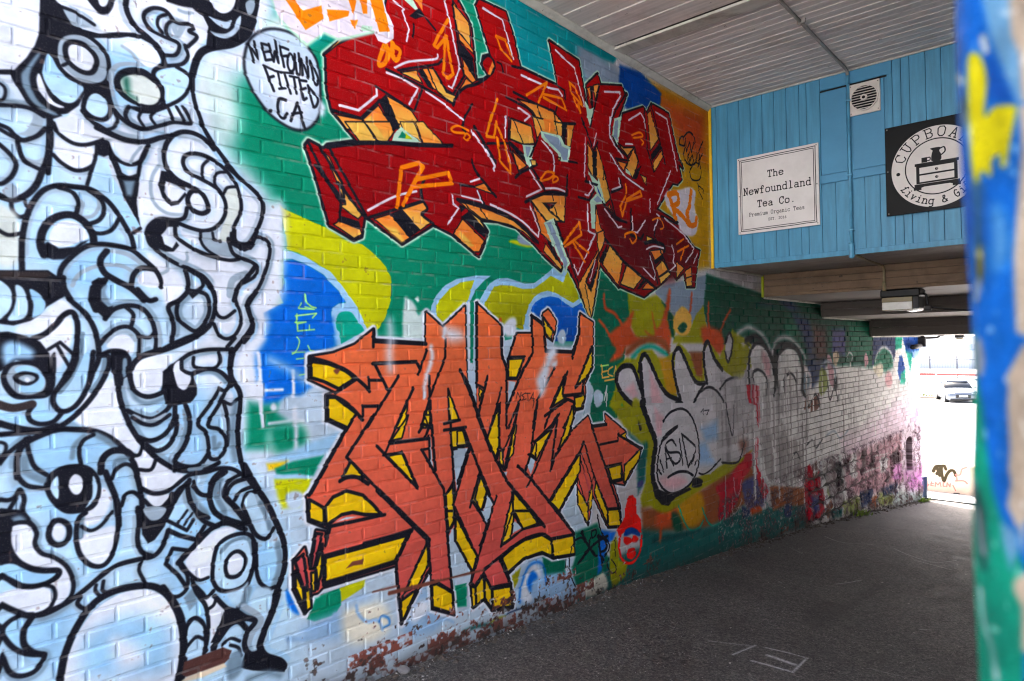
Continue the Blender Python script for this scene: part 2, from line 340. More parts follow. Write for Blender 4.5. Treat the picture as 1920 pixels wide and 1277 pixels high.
PAINT = '''
T 0
f wh -120,-200 560,-200 560,1400 -120,1400
f sil 540,-200 1600,-200 1600,1400 540,1400
f fw@30 1480,560 1760,560 1760,1000 1480,1000
f pl@30 520,640 1130,640 1080,1300 480,1300
c pb@60 -40,700 300,760 500,900 530,1300 -40,1300
c pb@50 -60,160 160,320 360,560 300,660 -60,660
c lb@40 20,760 200,740 240,900 180,1000 60,940
c lb@40 300,1000 420,940 500,1040 460,1180 340,1140
c lb@36 40,1060 140,1080 120,1240 20,1200
c lb@36 120,420 240,470 220,560 110,540
c lb@30 180,90 330,110 340,190 210,200
c lb@36 280,700 400,740 430,860 330,860
f G@26 446,215 500,80 540,-20 1135,-20 1140,640 560,640 528,560 522,400 486,330
c G@40 420,190 470,150 520,240 510,330 440,290
c hz@30 370,110 430,150 450,230 420,260 390,200
c cy@30 520,-10 600,-10 620,60 560,70
c hz@10 488,60 530,30 540,80 500,120
f cy@20 940,-20 1130,20 1150,330 1000,330
f G@14 930,330 1135,330 1130,640 930,640
c gl@16 1085,80 1165,140 1170,210 1100,160
f gl@12 1040,240 1110,300 1080,520 1040,430
f ylw@10 1195,140 1330,205 1330,500 1240,520 1190,420
f fl@30 1230,180 1322,212 1322,300 1290,290
f Bd@5 1162,122 1200,135 1240,175 1238,200 1185,212 1160,190
f cy@5 880,-20 975,-20 1160,105 1150,118 960,20
T V1
f Yg 340,20 380,60 560,140 800,245 1000,370 1170,415 1300,520 1400,640 1450,740 1462,850 1450,980 1400,1140 1340,1250 1240,1340 1180,1270 1170,1200 1100,1050 1000,900 900,780 830,680 700,600 520,500 420,470 400,300 370,150
f lb 330,480 460,485 600,540 730,620 850,690 960,820 1060,960 1130,1060 1180,1180 1230,1300 960,1420 900,1420 870,1300 855,1090 880,1040 930,1005 1000,1000 930,880 850,800 780,720 680,660 600,610 470,565 400,560 330,560
f Bl@2 385,575 470,568 600,612 680,662 780,722 850,802 930,882 1000,992 930,1005 880,1040 855,1090 860,1180 885,1300 200,1300 180,1100 380,1000 330,900 400,800 380,700
c Gt 910,1170 935,1105 1000,1085 1060,1100 1110,1170 1175,1285 935,1285
c wh@16 330,-20 400,100 400,300 410,500 380,700 390,860 350,980 200,1090 160,1200 60,1100 40,600 100,200
T V2
f Gt 905,-15 1100,-15 1190,110 955,240 940,110
f Bl@9 200,-20 870,-20 905,260 850,300 600,340 610,600 660,625 700,655 550,750 350,830 180,850 170,700 120,600 90,300 190,200
f G@12 40,820 180,850 350,830 330,930 420,1010 560,1090 620,1290 10,1290 20,900
c pl@8 330,900 370,790 480,745 580,800 640,700 760,640 820,760 820,1000 1000,1100 900,1290 640,1290 590,1090 480,1000 400,960
c wh@14 20,330 110,330 200,150 230,-10 120,-40 0,200
c wh@5 100,690 140,590 185,640 195,720 150,800 110,750
k wh@3 42 130,330 145,500 150,700 160,900 180,1060
k wh@3 30 100,705 250,700 370,695
k wh@3 36 475,510 480,600 480,760
k wh@3 34 240,1035 400,1015 490,1000 580,1010
k wh@3 36 490,900 490,1100 500,1280
c wh@4 250,870 280,830 315,860 310,900 270,910
k bluw@14 60 250,400 450,500 600,620
T V1
k lime 16 600,910 610,990 660,1035 710,1050

s lime 14 560,1000 535,1055 690,1065 600,1040
s lime 16 500,1130 710,1105 670,1150
s lime 16 510,1140 520,1260
s lime 14 520,1210 610,1190
T V2
s lime 14 500,25 610,20
s lime 14 515,-60 520,110 690,95
s lime 12 640,50 640,100
k lime 14 520,170 540,220 510,310 470,340
s lime 10 470,325 600,320
k lime 14 625,255 650,300 690,310
s lime 12 510,390 600,380
s lime 12 540,550 660,530
T V3
c hz@14 40,640 420,560 460,820 300,900 60,880
c G@14 60,620 380,600 420,800 120,880
k wh@6 50 320,400 330,640 330,860
f lb@8 20,960 300,860 480,780 660,720 860,640 700,880 600,940 320,990
f ye@5 0,1020 240,985 130,1075 20,1090
f G@4 90,1070 300,990 640,925 520,1150 200,1150 120,1130
f lb@4 90,1150 340,1130 500,1160 490,1200 90,1200
f Yg@4 100,1205 320,1190 490,1195 470,1280 110,1290
T F
f Yg@6 700,80 970,80 930,190 880,280 760,290 720,200
c pl@5 780,200 840,160 910,180 910,260 860,300 800,290
f G@2 1000,960 1190,890 1200,1010 1150,1090 1000,1140 940,1120
f Yg@2 1190,890 1380,820 1370,880 1200,990
c Bl@5 790,900 850,950 890,1080 830,1060 790,980
k bluw@5 40 1150,1090 1100,1200 950,1260 800,1270
c bluw@16 900,1190 1150,1080 1320,960 1420,1000 1250,1230 1000,1290
c cream@14 1220,1060 1500,1000 1560,1180 1440,1290 1240,1290
k bluw@3 26 1310,1020 1330,1090 1390,1140 1470,1130 1510,1200
T O5
c bluw@12 300,1080 470,800 560,780 560,940 700,1050 600,1190 350,1260
c wh@9 380,1000 480,880 560,920 520,1040 400,1100
c bluw@9 1450,700 1560,500 1680,480 1720,640 1700,860 1560,960 1440,900
c wh@6 1480,760 1580,540 1660,560 1680,760 1600,880 1500,900
c Bl@5 1540,680 1590,590 1640,640 1640,760 1590,810 1545,770
f Gd@4 1690,450 1916,470 1916,640 1740,730 1700,600
f Yk@3 1380,640 1470,560 1440,700 1400,770
f G@3 810,670 930,650 930,940 830,950
k bluw@4 30 1300,1090 1350,1000 1440,960
T P8
f lb 225,720 232,640 280,545 360,455 460,400 630,368 770,370 700,425 640,490 600,565 570,650 340,800
f Yg 282,640 310,590 400,490 500,430 620,410 590,500 560,600 480,660 340,790 285,730
f lb 660,600 700,530 760,440 830,395 920,390 1000,415 1080,440 1160,435 1250,370 1340,290 1480,270 1560,560 1100,860 760,700
f Yg>Yk 710,630 760,540 800,470 860,455 960,460 1060,490 1160,485 1240,430 1310,370 1420,430 1470,310 1520,420 1565,570 1540,600 1510,615 1460,590 1400,550 1340,520 1280,505 1220,520 1160,560 1110,640 1080,740 1060,860 1010,840 860,830 720,680
f lb 1160,560 1220,520 1280,505 1340,520 1400,550 1460,590 1510,615 1565,575 1590,610 1510,660 1440,620 1380,570 1310,555 1230,570 1170,610 1130,680 1130,870 1060,870 1080,740 1110,640
f Bl>Bd 1130,680 1170,610 1230,570 1310,555 1380,570 1440,620 1510,660 1590,610 1640,700 1640,960 1130,960
c hz@5 -10,590 40,580 90,640 120,720 170,690 170,960 -10,960
c hz@3 90,580 110,555 130,580 110,610
c Yg@3 930,60 1000,50 1150,100 1100,115 1000,90
c gl@3 1010,10 1060,10 1140,95 1030,80
T X1
f Gd@3 -20,700 100,0 400,0 370,300 260,1200 -20,1290
f Yk@5 345,90 500,180 600,150 660,220 690,300 750,330 760,460 740,560 1040,560 1005,260 940,330 870,470 560,560 420,520 375,400
f Gk@5 640,200 690,240 740,330 750,520 700,470 690,300
f gl@3 575,90 1030,-20 1020,200 990,280 900,400 740,320 690,230 600,150
f Gk@4 1026,-30 1520,150 1920,210 2500,380 2500,700 1500,640 1060,560 1000,270
f Yk@3 1000,240 930,330 880,480 1000,540 1020,420
c tlk@5 1250,420 1320,300 1430,230 1540,215 1650,260 1710,340 1720,450 1500,480
f navy@12 1650,200 1740,200 1920,380 1920,560 1800,400
k fl@4 34 150,150 160,260 240,310 290,390 320,470
k fl@4 30 110,370 160,430 200,500 260,550
c fl@6 200,480 320,380 400,290 380,420 420,500 500,540 420,580 340,600 300,680 200,720 250,620 210,560
c fl@6 560,300 600,440 660,320 700,120 720,120 710,260 690,360 720,480 700,620 600,560 500,460 580,500
k fl@4 30 900,140 890,260 870,340
k fl@4 34 1045,220 1040,340 1050,440 1080,520
k fl@4 30 1230,280 1180,370 1150,450
c fl@8 980,440 1060,420 1160,480 1170,640 1060,640 1000,560
c y@3 740,420 760,320 820,250 890,320 895,420 860,490 790,490
c Gk@3 785,420 830,385 860,420 830,470 795,465
k rust@6 60 350,640 450,560 560,530 660,560 700,640
k Gt@6 34 390,690 460,620 560,590 690,660
s wl@1.5 16 150,1050 175,930 170,1100
c pl@2 0,900 60,960 40,1100 20,1250 -20,1250
c pl@2 60,1000 95,960 140,1000 130,1080 80,1110
s lime 14 120,760 190,750
s y 16 130,750 135,860 190,850
s y 16 130,810 180,800
k y 16 225,765 190,790 190,830 220,845
s y 16 235,845 250,760 270,850
s y 16 155,885 240,870
f Yk@4 190,1100 240,960 260,760 340,690 420,700 470,620 560,620 640,720 740,640 790,555 850,620 960,760 1000,600 1040,540 1100,620 1140,680 1190,560 1250,440 1380,540 1400,640 1330,880 1000,900 780,1040 560,1300 420,1300 300,1180
f ylw@6 620,690 720,690 780,1010 690,1000
f rust@5 880,640 990,640 990,860 940,840
k Gt@4 30 300,1100 360,1190 420,1290
T X2
f Yk@5 200,0 440,0 560,300 540,500 530,700 640,860 800,840 1000,700 1300,560 1420,380 1330,420 1100,560 900,660 700,820 480,880 460,800 540,560 480,330 330,190
f tl@8 360,230 470,330 530,300 500,640 440,760 430,500
c pur@3 440,660 480,640 480,690 440,700
f rust@8 470,880 800,860 1100,640 1330,420 1440,560 1440,760 1250,960 1000,1060 720,1080 480,1100
c fl@12 620,880 760,860 740,1000 600,1060
c ylw@10 780,860 960,740 1010,900 960,1020 860,1040
f tl@10 470,1060 760,1080 1060,1040 1350,860 1440,950 1520,900 1600,1100 1200,1290 470,1290
c Gk@8 730,920 800,960 820,1080 750,1060
c cr@5 1110,700 1220,620 1300,480 1340,430 1410,410 1400,540 1340,640 1300,800 1200,960 1130,970 1140,800
c pur@6 1340,660 1480,600 1540,760 1500,860 1400,900 1350,800
c cr@3 1460,590 1540,720 1520,800 1470,680
f navy@4 1330,860 1400,900 1440,1040 1380,1060 1340,980
c fl@4 1400,900 1480,860 1500,960 1440,1010
k Gt@2 16 780,830 830,980 890,1070 960,1050 1000,990
k Gt@2 16 990,880 1040,1000 1100,1030 1180,950 1190,700
k wl@1.5 10 1190,600 1190,960
k wl@1.5 10 1260,620 1270,740 1300,770 1330,640
k wl@1.5 9 1250,780 1250,920 1290,900 1330,800
f tlk@6 560,1150 980,1060 980,1290 560,1290
k fl@6 40 640,1000 630,1150 620,1290
c navy@4 1140,1130 1230,1090 1260,1150 1180,1200
c cream@5 1220,1080 1340,1120 1330,1200 1250,1190
'''
DOODLE = '''
T D
c wh@4 660,300 840,200 880,300 900,430 960,570 1050,690 980,760 900,680 760,590 640,560 560,500
c wh@4 1000,800 1080,710 1170,800 1300,890 1380,930 1260,1030 1100,1040 1050,960
c wh@3 1090,1080 1160,1060 1270,1070 1230,1140 1150,1160
c wh@4 640,1200 760,1020 830,1080 800,1200 720,1290 620,1290
T C
c wh@5 1100,300 1300,420 1380,540 1330,650 1250,700 1200,560
c wh@5 1640,250 1750,380 1720,640 1640,760 1600,600
c wh@4 250,960 420,840 520,760 550,900 480,1100 400,1150
c wh@4 180,800 330,740 460,640 560,740 480,760 330,890 120,900
T A
c wh@5 420,900 560,880 700,960 860,1020 700,1060 480,1040
c wh@5 410,1020 540,1090 690,1100 690,1230 540,1260 420,1180
c wh@5 980,40 1060,-20 1280,0 1440,80 1520,140 1540,260 1500,360 1440,480 1400,360 1480,260 1280,100
c wh@5 840,1030 1060,1080 1080,1120 1020,1200 900,1180
T E
c wh@3 90,120 230,110 270,260 400,360 520,440 530,560 500,660 400,730 300,770 400,650 400,590 300,570 440,480 430,440 250,430 100,330
c wh@3 600,200 700,160 860,120 840,300 760,400 680,390 600,300
c wh@3 60,600 300,570 400,620 380,700 260,770 120,740 -20,680
c wh@3 1480,640 1600,660 1690,740 1620,900 1580,1050 1560,760
T F
c wh@3 30,690 180,510 330,430 420,450 300,540 240,660 230,780 120,820
c wh@3 200,1000 250,990 330,1060 230,1200 220,1040
T 0
k K 9 425,312 462,345 488,372 494,392 486,422 470,452 452,466
T V1
k K 44 -10,470 60,430 105,345 200,370 245,440 235,560 190,720 120,870 40,960 15,1030 40,1120 80,1200 72,1290
k K 38 -10,570 70,600 120,660 90,740 -10,800
T V2
k K 42 72,-10 78,70 50,150 -10,225
T A
f K 300,-60 400,-60 420,0 480,60 560,170 620,220 740,250 880,240 1000,245 1100,270 1180,320 1240,400 1250,480 1200,500 1210,440 1150,340 1060,290 960,275 850,285 700,285 560,240 470,260 420,320 400,400 440,500 520,590 640,630 640,690 590,790 490,860 400,890 330,870 200,770 110,620 80,560 -60,555 -60,520 110,520 200,430 260,340 292,250
c gb@3 160,560 200,500 280,400 300,410 235,520 225,620 290,760 430,850 380,855 250,770 180,660
c gy 430,340 470,280 560,262 660,300 760,390 800,480 790,570 740,610 640,610 540,560 460,470
K K 36 415,340 460,265 560,245 670,280 780,380 815,480 805,590 740,635 620,625 500,560 430,470
c wh 490,350 530,315 620,330 700,400 725,470 690,540 620,540 540,490 495,420
K K 42 490,350 530,315 620,330 700,400 725,470 690,540 620,540 540,490 495,420
s K 24 470,490 525,465
c lb>pb 330,470 358,400 390,430 440,520 530,600 625,650 610,700 560,760 500,770 440,740 360,650 320,560
c wh 280,560 300,560 350,680 400,760 480,800 440,805 370,770 300,690 275,610
c pb 440,880 470,865 460,855 520,850 500,870
c gy 470,60 560,110 650,160 690,195 620,205 540,180
k K 30 470,55 560,90 640,140 705,185
c K 650,-40 700,60 760,105 820,95 852,30 850,-40
c wh 735,-30 745,35 780,50 810,20 810,-30
k K 46 950,-40 945,60 980,150 1040,220 1120,290 1190,370 1235,470
k K 34 1300,155 1240,80 1150,60 1085,95 1080,150 1130,220 1220,270 1330,320 1340,370 1310,412 1240,412
k K 28 1255,105 1190,130 1180,190 1220,245
k K 28 1300,150 1255,180 1245,240 1275,285
k gy 40 1300,200 1330,260 1370,200
k K 32 1290,150 1340,175 1420,180 1450,212 1415,235 1475,275 1410,345 1385,340
k K 32 1390,360 1410,420 1370,475 1290,490 1200,490
c gy 800,600 820,520 880,470 1000,465 1100,500 900,500 850,600 860,720 820,700
c wh 920,335 1000,305 1100,320 1170,380 1200,460 1140,505 1070,480 1010,400
k gy 24 915,345 980,390 1020,440 1060,480
c K 850,610 880,540 960,505 1060,510 1140,560 1210,640 1225,720 1180,790 1080,805 960,760 880,690
c mo 900,610 960,562 1050,562 1130,600 1190,670 1195,740 1140,785 1040,770 940,700
c Gk@10 925,600 960,590 975,700 1020,740 950,700
k K 38 1240,490 1165,520 1150,570 1200,630 1230,720 1210,800
c pb 1175,560 1240,520 1320,505 1390,540 1420,600 1390,690 1330,750 1240,750 1232,660
k K 30 1320,500 1390,540 1430,600 1400,690 1340,750 1250,795
f K 930,790 1060,800 1240,775 1265,810 1150,850 1060,845
k K 34 965,800 938,860 980,930 1080,965 1200,940 1300,915 1425,925 1415,880 1370,800
k K 26 1065,830 1038,880 1075,945
k K 26 1155,840 1128,880 1160,930
s K 24 1260,815 1300,905
s K 24 1320,800 1380,905
k gy 40 860,990 960,1020 1060,1035
k K 40 620,830 690,910 750,950 850,1010 960,1050 1080,1060 1200,1030 1260,1015
k K 40 800,620 820,740 860,830 940,910 1060,965
f K 620,640 800,630 830,740 640,720
c pb 645,770 680,710 730,700 780,740 805,800 780,860 730,870 660,820
K K 38 630,770 660,700 720,680 790,720 828,790 820,860 770,895 690,875 630,820
k K 28 860,850 880,900 850,955 790,975
f K 1540,-60 1960,-60 1920,140 1860,260 1760,330 1620,355 1540,375 1550,280 1560,200 1520,120 1440,60 1340,40 1250,10 1230,-60
c wh 1580,20 1640,90 1700,95 1750,50 1755,-60 1570,-60
c gy 1840,20 1850,90 1880,110 1905,60 1905,-10
c pl 1565,120 1620,180 1690,215 1720,200 1735,150 1690,160 1620,140
c pl 1575,230 1640,280 1720,280 1790,220 1805,120 1770,150 1750,210 1690,250 1620,245
k gy 24 1340,75 1390,95 1440,95
k K 60 1900,150 1850,260 1740,330 1600,352 1510,390 1465,470 1442,560
k K 36 1442,560 1448,720 1490,860 1540,990 1620,1110 1720,1240 1780,1320
k K 36 -40,920 60,960 110,1010 180,1050 270,1010 340,960
k K 50 372,880 375,980 370,1100 360,1290
k K 34 400,920 440,1000 540,1070 640,1085 740,1060
c gy 140,830 240,830 240,900 190,980 130,1000 230,1020 310,960 320,880 240,840
k K 26 -30,600 30,650 40,700 20,745 -30,750
k K 40 -30,785 120,790 230,812 330,870
T B
f pb>lb 740,200 800,230 840,360 900,460 990,640 1040,700 1045,735 990,780 960,760 900,640 800,520 650,430 690,340 725,210
f K 715,95 770,72 805,100 850,190 780,215 735,200
k K 30 722,110 720,200 690,300 652,425
k K 50 800,110 835,200 880,310 920,420
f K 870,330 930,370 1020,360 1050,340 1025,560 1045,700 1055,745 1000,640 930,520 900,440
f gb@4 925,395 1010,395 985,510 950,500
k K 34 400,200 460,260 560,315 640,310 690,285
k K 34 830,190 900,250 980,275 1060,240 1110,130
k K 32 880,330 960,372 1030,355
k K 34 1110,130 1060,230 1037,350
s K 26 1050,752 1000,785
k gy 22 1060,140 1000,210 980,260
k gy 26 1190,280 1140,360 1130,480 1170,580 1260,640 1380,650
k K 40 720,0 850,60 960,95 1100,105 1200,75 1290,60
k K 40 1285,60 1360,30 1450,40 1540,90 1600,160
k K 42 1290,55 1240,130 1230,230 1262,320 1330,390 1430,440 1510,490 1550,560 1560,615 1510,640 1440,610 1405,540 1430,480 1480,470
f K 1205,320 1270,330 1390,440 1390,470 1330,430 1240,400 1230,480 1285,550 1330,545 1385,480 1398,500 1340,570 1280,585 1215,520 1185,430
c wh 1425,540 1450,490 1500,510 1530,570 1510,612 1460,595
k K 36 1400,600 1380,670 1310,690 1200,680 1130,720 1100,780 1120,860 1160,900 1230,960 1330,1020 1430,1060 1520,1110 1590,1200 1615,1300
f K 1110,740 1160,690 1330,700 1340,740 1260,740 1210,800 1230,870 1290,900 1320,850 1340,880 1300,925 1240,925 1150,890 1105,830
k gy 22 1400,930 1400,990 1350,1020
k gy 24 1250,1000 1260,1060 1200,1095
c mo 1690,480 1770,460 1800,600 1740,720 1690,860 1640,820 1700,640
k K 34 1330,710 1430,750 1530,770 1620,740 1680,660 1690,570 1650,480 1590,430 1500,380 1410,330 1372,270 1382,215 1440,190 1540,210 1640,270 1720,350 1780,450 1805,560 1800,640 1760,720 1750,780 1770,850 1830,870 1890,850 1925,770
k K 26 1560,240 1515,290 1520,390
k K 26 1690,330 1625,340 1605,410 1640,465
k K 26 1770,440 1700,448 1675,495
k K 34 1310,740 1320,810 1390,870 1480,920 1600,965 1720,990 1790,980
c gy 1510,790 1590,790 1610,840 1700,860 1740,960 1640,950 1550,890
k K 26 1500,780 1510,860 1560,920 1640,968
k K 34 1710,830 1740,930 1800,970 1880,1000 1925,1040
k K 24 1590,785 1600,830 1625,842
s K 26 1648,848 1652,848
f K 1720,780 1770,760 1770,850 1830,870 1890,850 1915,870 1880,912 1800,915 1720,870
k K 32 1500,-40 1580,90 1660,210 1720,290 1800,380 1925,490
k gy 50 1840,1090 1740,1140 1720,1250
k K 42 1915,1030 1850,1120 1785,1190 1752,1290
k K 34 0,10 90,60 180,90 280,60 340,10
c gy 160,190 200,220 270,240 330,220 320,290 230,270
k K 52 372,-10 375,120 350,250 310,340 270,430 190,505 90,535 -20,500
k K 38 130,70 150,180 190,250 290,305
k K 38 -20,110 60,180 120,260 95,350 30,410 -20,420
c gy 20,470 70,415 140,450 130,510 70,525
k K 34 85,560 95,620 150,665 215,645
k K 26 190,545 200,585 235,590
c mo@8 -20,600 80,610 140,700 140,1000 -20,1000
k K 34 -20,760 60,800 150,790
k K 44 165,1070 165,850 190,700 240,570 320,470 430,430 560,440 680,460 790,530 870,620 930,720 980,810 1005,915
k gy 26 560,520 620,560 600,650
k gy 26 740,520 740,600 690,660 620,670
k K 38 440,445 540,480 588,560 570,640
k K 36 665,465 760,540 780,620 740,690 660,720
k K 34 890,680 840,760 760,790 680,780
c wh 365,820 400,740 470,695 560,700 630,750 660,820 600,850 500,890 400,880
k K 62 330,950 305,880 315,780 375,695 460,655 550,655 640,712 690,790 700,850
f K@2 300,890 360,850 440,900 560,890 620,850 665,838 560,925 480,982 400,985 330,960
k K 42 445,1130 460,1050 540,960 640,890 740,870 860,880 980,910 1070,980 1160,1060 1200,1130 1205,1190
k K 44 475,1120 480,1200 530,1290
k gy 30 540,1180 600,1090 740,1030 900,1030 1000,1080 1090,1170
k K 52 800,920 752,990 780,1080 870,1140 980,1200 1080,1290
k gy 34 850,920 960,950 1080,1030
k K 44 1165,1060 1060,1050 1000,1100 985,1180
c wh 1030,1150 1070,1080 1150,1085 1195,1180 1120,1195
k K 44 790,1135 715,1170 695,1290
T C
f K -20,425 360,425 440,480 485,620 350,700 300,760 230,805 100,840 -20,825
f dk 0,432 360,440 385,465 340,482 0,487
c pb -20,520 40,530 85,590 85,690 40,760 -20,780
c pb 115,540 170,560 205,650 205,740 170,790 60,800 100,720 122,640
c lb 220,570 290,600 340,670 320,740 245,780 250,680
k K 44 480,570 540,660 640,750 700,850 730,950 740,1080 700,1180 660,1290
k K 60 700,560 690,640 720,720
f K 690,510 740,480 810,500 800,530 760,570 760,640 810,700 850,690 790,795 720,730 680,640
c gb@3 765,560 800,540 790,600 830,680 800,690 760,640
k K 40 790,790 850,720 960,690 1060,710 1130,790 1160,880 1172,960 1160,1040
k K 34 940,700 1000,760 980,850
c wh 800,1000 850,930 930,905 1000,950 1000,1040 960,1040 900,1020
k gy 26 800,960 870,900 960,890 1010,950
k K 36 750,980 800,920 880,860 960,850 1020,890 1045,940 1040,1070
k K 30 1050,920 1120,930 1160,880
k K 36 740,1070 830,1030 930,1040 970,1110 980,1290
f K 830,1070 950,1060 920,1290 860,1290
k gy 40 800,1080 770,1190 740,1290
k K 44 1030,570 1110,650 1165,645
k gy 26 1180,820 1195,900 1195,1000
k K 40 1390,430 1410,520 1400,590 1340,650 1260,700 1290,790 1300,870 1285,960
k K 32 1500,470 1520,540 1470,580 1400,570
k K 40 1400,410 1520,490 1590,580 1612,680 1590,800 1530,880 1440,940 1300,1000 1150,1050 1050,1080 1005,1140
f K 1400,590 1500,590 1440,640
k K 36 1400,590 1330,680 1330,780 1400,850 1470,880 1540,810 1570,720 1550,620 1500,590
f K 1290,960 1440,900 1560,820 1585,850 1480,940 1330,1000 1180,1050 1200,1010
k K 30 1610,720 1640,770 1690,780 1760,730
k K 32 1600,830 1640,910 1700,940 1760,910 1805,820 1800,740 1762,640 1780,560
k K 42 1920,585 1860,680 1870,760 1890,830 1840,920 1760,1020 1730,1120 1730,1290
s K 30 1760,930 1700,1000
k K 34 1745,1020 1560,1020 1430,1050 1340,1110 1260,1180 1230,1290
k K 30 1450,1080 1450,1140 1500,1160 1600,1160 1650,1110 1640,1040
k K 30 1360,1110 1372,1190 1440,1200
f K 1220,1290 1250,1190 1310,1130 1300,1200 1320,1290
k K 34 1440,1200 1540,1165 1640,1180 1725,1250
f K -20,890 60,885 200,920 300,960 370,1050 400,1150 410,1290 300,1290 250,1120 120,1100 -20,1200
c lb@8 20,1000 100,960 240,1020 240,1080 120,1090 40,1130
k K 46 250,940 340,900 420,830 480,760 540,740 575,800 582,900 570,1020 540,1130 480,1240 430,1320
k gb 30 620,900 610,1050 570,1200
s K 24 360,1020 450,965 545,1050
s K 24 425,985 520,1150
T D
c K 5,200 40,105 130,70 260,70 340,100 410,0 420,140 400,290 350,340 250,352 120,352 40,290
c gy 50,200 90,110 180,95 280,120 340,210 320,290 220,322 120,300
c lb 110,130 200,100 290,140 337,220 300,290 210,312 140,280 180,220
c K 95,190 170,145 280,165 285,210 220,250 140,240
c gy 140,195 200,170 260,185 250,215 190,225
c wh 182,205 205,190 228,208 205,228
c lb>pb 430,350 500,240 600,60 690,-20 690,140 640,260 560,390 480,425
k gb 34 450,300 530,190 610,20
k K 42 575,-20 570,60 520,170 420,290 398,370 440,435 500,442 570,400 640,300 672,200 700,0
k gb 40 790,60 770,170 690,290
k K 44 740,30 810,30 815,110 760,230 680,350 580,460 460,550 350,590 200,602 -20,620
k K 56 -20,530 150,575 300,590 420,555
c lb@4 -20,450 100,480 215,470 220,530 60,520
k K 40 250,400 215,450 225,510 300,540 400,520 470,445
k dk 60 -20,390 100,420 240,390
k K 44 890,60 890,300 920,420 980,560 1060,680 1170,790 1300,870 1400,890 1540,880 1640,830
f K 830,-10 940,-10 972,80 965,180 925,200 905,60 870,180 835,150
c gb@2 920,60 950,60 945,170 920,180
k gb@4 34 960,220 1010,340 1100,385 1220,350
k K 42 960,120 975,200 1010,290 1100,335 1200,310 1230,280
c wh 1000,140 1060,60 1200,20 1300,30 1230,140 1210,260 1150,308 1060,308 1010,250
k K 40 985,130 1010,70 1080,20 1200,-20
f K 1220,150 1290,85 1300,160 1330,250 1380,280 1410,260 1420,190 1440,165 1475,250 1472,320 1430,380 1310,402 1240,390 1215,290
c wh 1300,110 1350,65 1370,150 1430,190 1400,270 1360,282 1320,230
k K 30 1360,55 1365,130 1440,165
k gb@3 40 1500,150 1600,150 1690,220
k K 32 1440,170 1540,130 1640,145 1712,215 1722,250 1680,290 1640,270
k K 40 955,440 1040,480 1140,500 1230,450 1275,400
k gy 30 1000,480 1120,520 1240,470
k K 34 990,490 1080,540 1170,540 1270,470
k K 42 1040,640 1130,665 1230,620 1300,520 1310,400
k K 40 1090,690 1170,740 1260,700 1315,600 1322,480
k gb@3 30 1380,440 1395,560 1340,740
k K 42 1390,400 1420,500 1410,620 1370,720 1310,805 1330,840 1420,862 1500,840 1560,760
s K 30 1310,820 1310,890
k gb 30 1420,880 1500,870 1520,850
k gb@3 36 1600,640 1610,720 1640,690
k K 34 1640,280 1580,380 1480,530 1540,600 1560,700 1570,790 1630,800 1682,740 1690,650 1640,580 1555,545 1640,390 1680,310
k K 34 1670,370 1700,480 1712,600 1700,700
k K 28 1680,370 1730,392 1780,350
s K 28 1690,290 1730,230
k gb@6 50 1760,400 1740,600 1760,800
k K 46 1735,-20 1722,100 1732,190 1790,290 1800,380 1780,560 1790,740 1830,900 1880,980 1925,1040
k K 32 980,770 1040,770 1070,700
k K 32 1040,880 1130,880 1170,790
k K 36 1060,1020 1150,1060 1260,1040 1360,960 1420,920 1540,900 1650,870 1750,880 1840,940
k K 34 1080,1110 1150,1170 1240,1150 1290,1060
f K 1290,1060 1420,940 1400,1000 1340,1090 1240,1290 1080,1290
c lb@8 250,700 300,640 520,610 600,650 540,720 560,820 460,840 360,900 260,850 230,760
k K 48 130,940 130,800 170,700 280,635 430,582 560,580 700,592 820,640 920,720 1000,830 1040,980 1060,1100 1070,1300
k gb@3 36 540,790 560,700 630,630
k gb@3 40 720,620 800,660 860,710
k K 34 610,850 592,750 622,665 700,620
k K 56 755,900 770,800 840,742 940,742 990,780
c gb@4 850,820 900,780 970,790 940,830 870,880
k K 34 840,950 870,880 940,840 1000,870 1030,960
k K 50 790,900 830,1000 870,1100 885,1200 890,1300
k K 34 910,1150 940,1070 1000,1050 1050,1090
c K 330,980 380,905 480,850 600,840 690,870 752,960 752,1080 700,1170 600,1205 480,1205 385,1130 340,1050
c pb 380,1000 430,930 440,1040 430,1100 390,1060
c pb 695,930 730,1000 710,1100 640,1165 690,1080
c wh 520,960 560,915 610,940 622,1010 590,1062 550,1062 520,1020
k gb@3 50 180,800 200,900 320,960
k K 38 195,650 220,760 260,860 350,920
k K 40 130,930 200,1000 320,1020
k K 38 -20,860 60,760 160,680 220,640
k K 28 -20,670 40,690 42,740 10,790
k K 38 -20,1100 60,1110 120,1080 150,1030 180,1100 170,1190 230,1290
k K 36 120,1100 70,1180 20,1290
c gb@4 1420,1000 1480,1110 1560,1200 1540,1260 1440,1170
k K 40 1400,980 1420,1110 1480,1200 1560,1240
k K 34 1450,970 1480,1050 1560,1080
k gb@3 34 1640,960 1610,1060 1680,1180
k K 44 1660,890 1590,960 1570,1080 1600,1190 1700,1250 1830,1290
k K 36 1790,920 1700,980 1680,1080 1750,1160 1850,1290
T E
f K -20,-20 180,0 230,60 130,80 90,120 70,250 120,370 240,430 -20,420
c gb@5 90,60 150,40 190,70 120,90
K K 46 365,170 400,90 450,75 510,110 520,180 490,240 430,260 380,230
c wh 390,170 420,105 460,100 490,150 470,215 420,225
k gb@3 40 610,60 600,200
k K 40 640,20 590,60 570,180 590,310 650,390 720,420 790,400 850,310 880,180 892,-20
k K 30 610,120 680,152 760,110 840,10
k K 50 70,90 60,250 120,370 220,430 320,450 430,450 430,490 360,540 250,570 140,560 60,510 -20,480
c lb 0,420 100,400 220,460 330,480 390,480 330,530 200,540 60,490
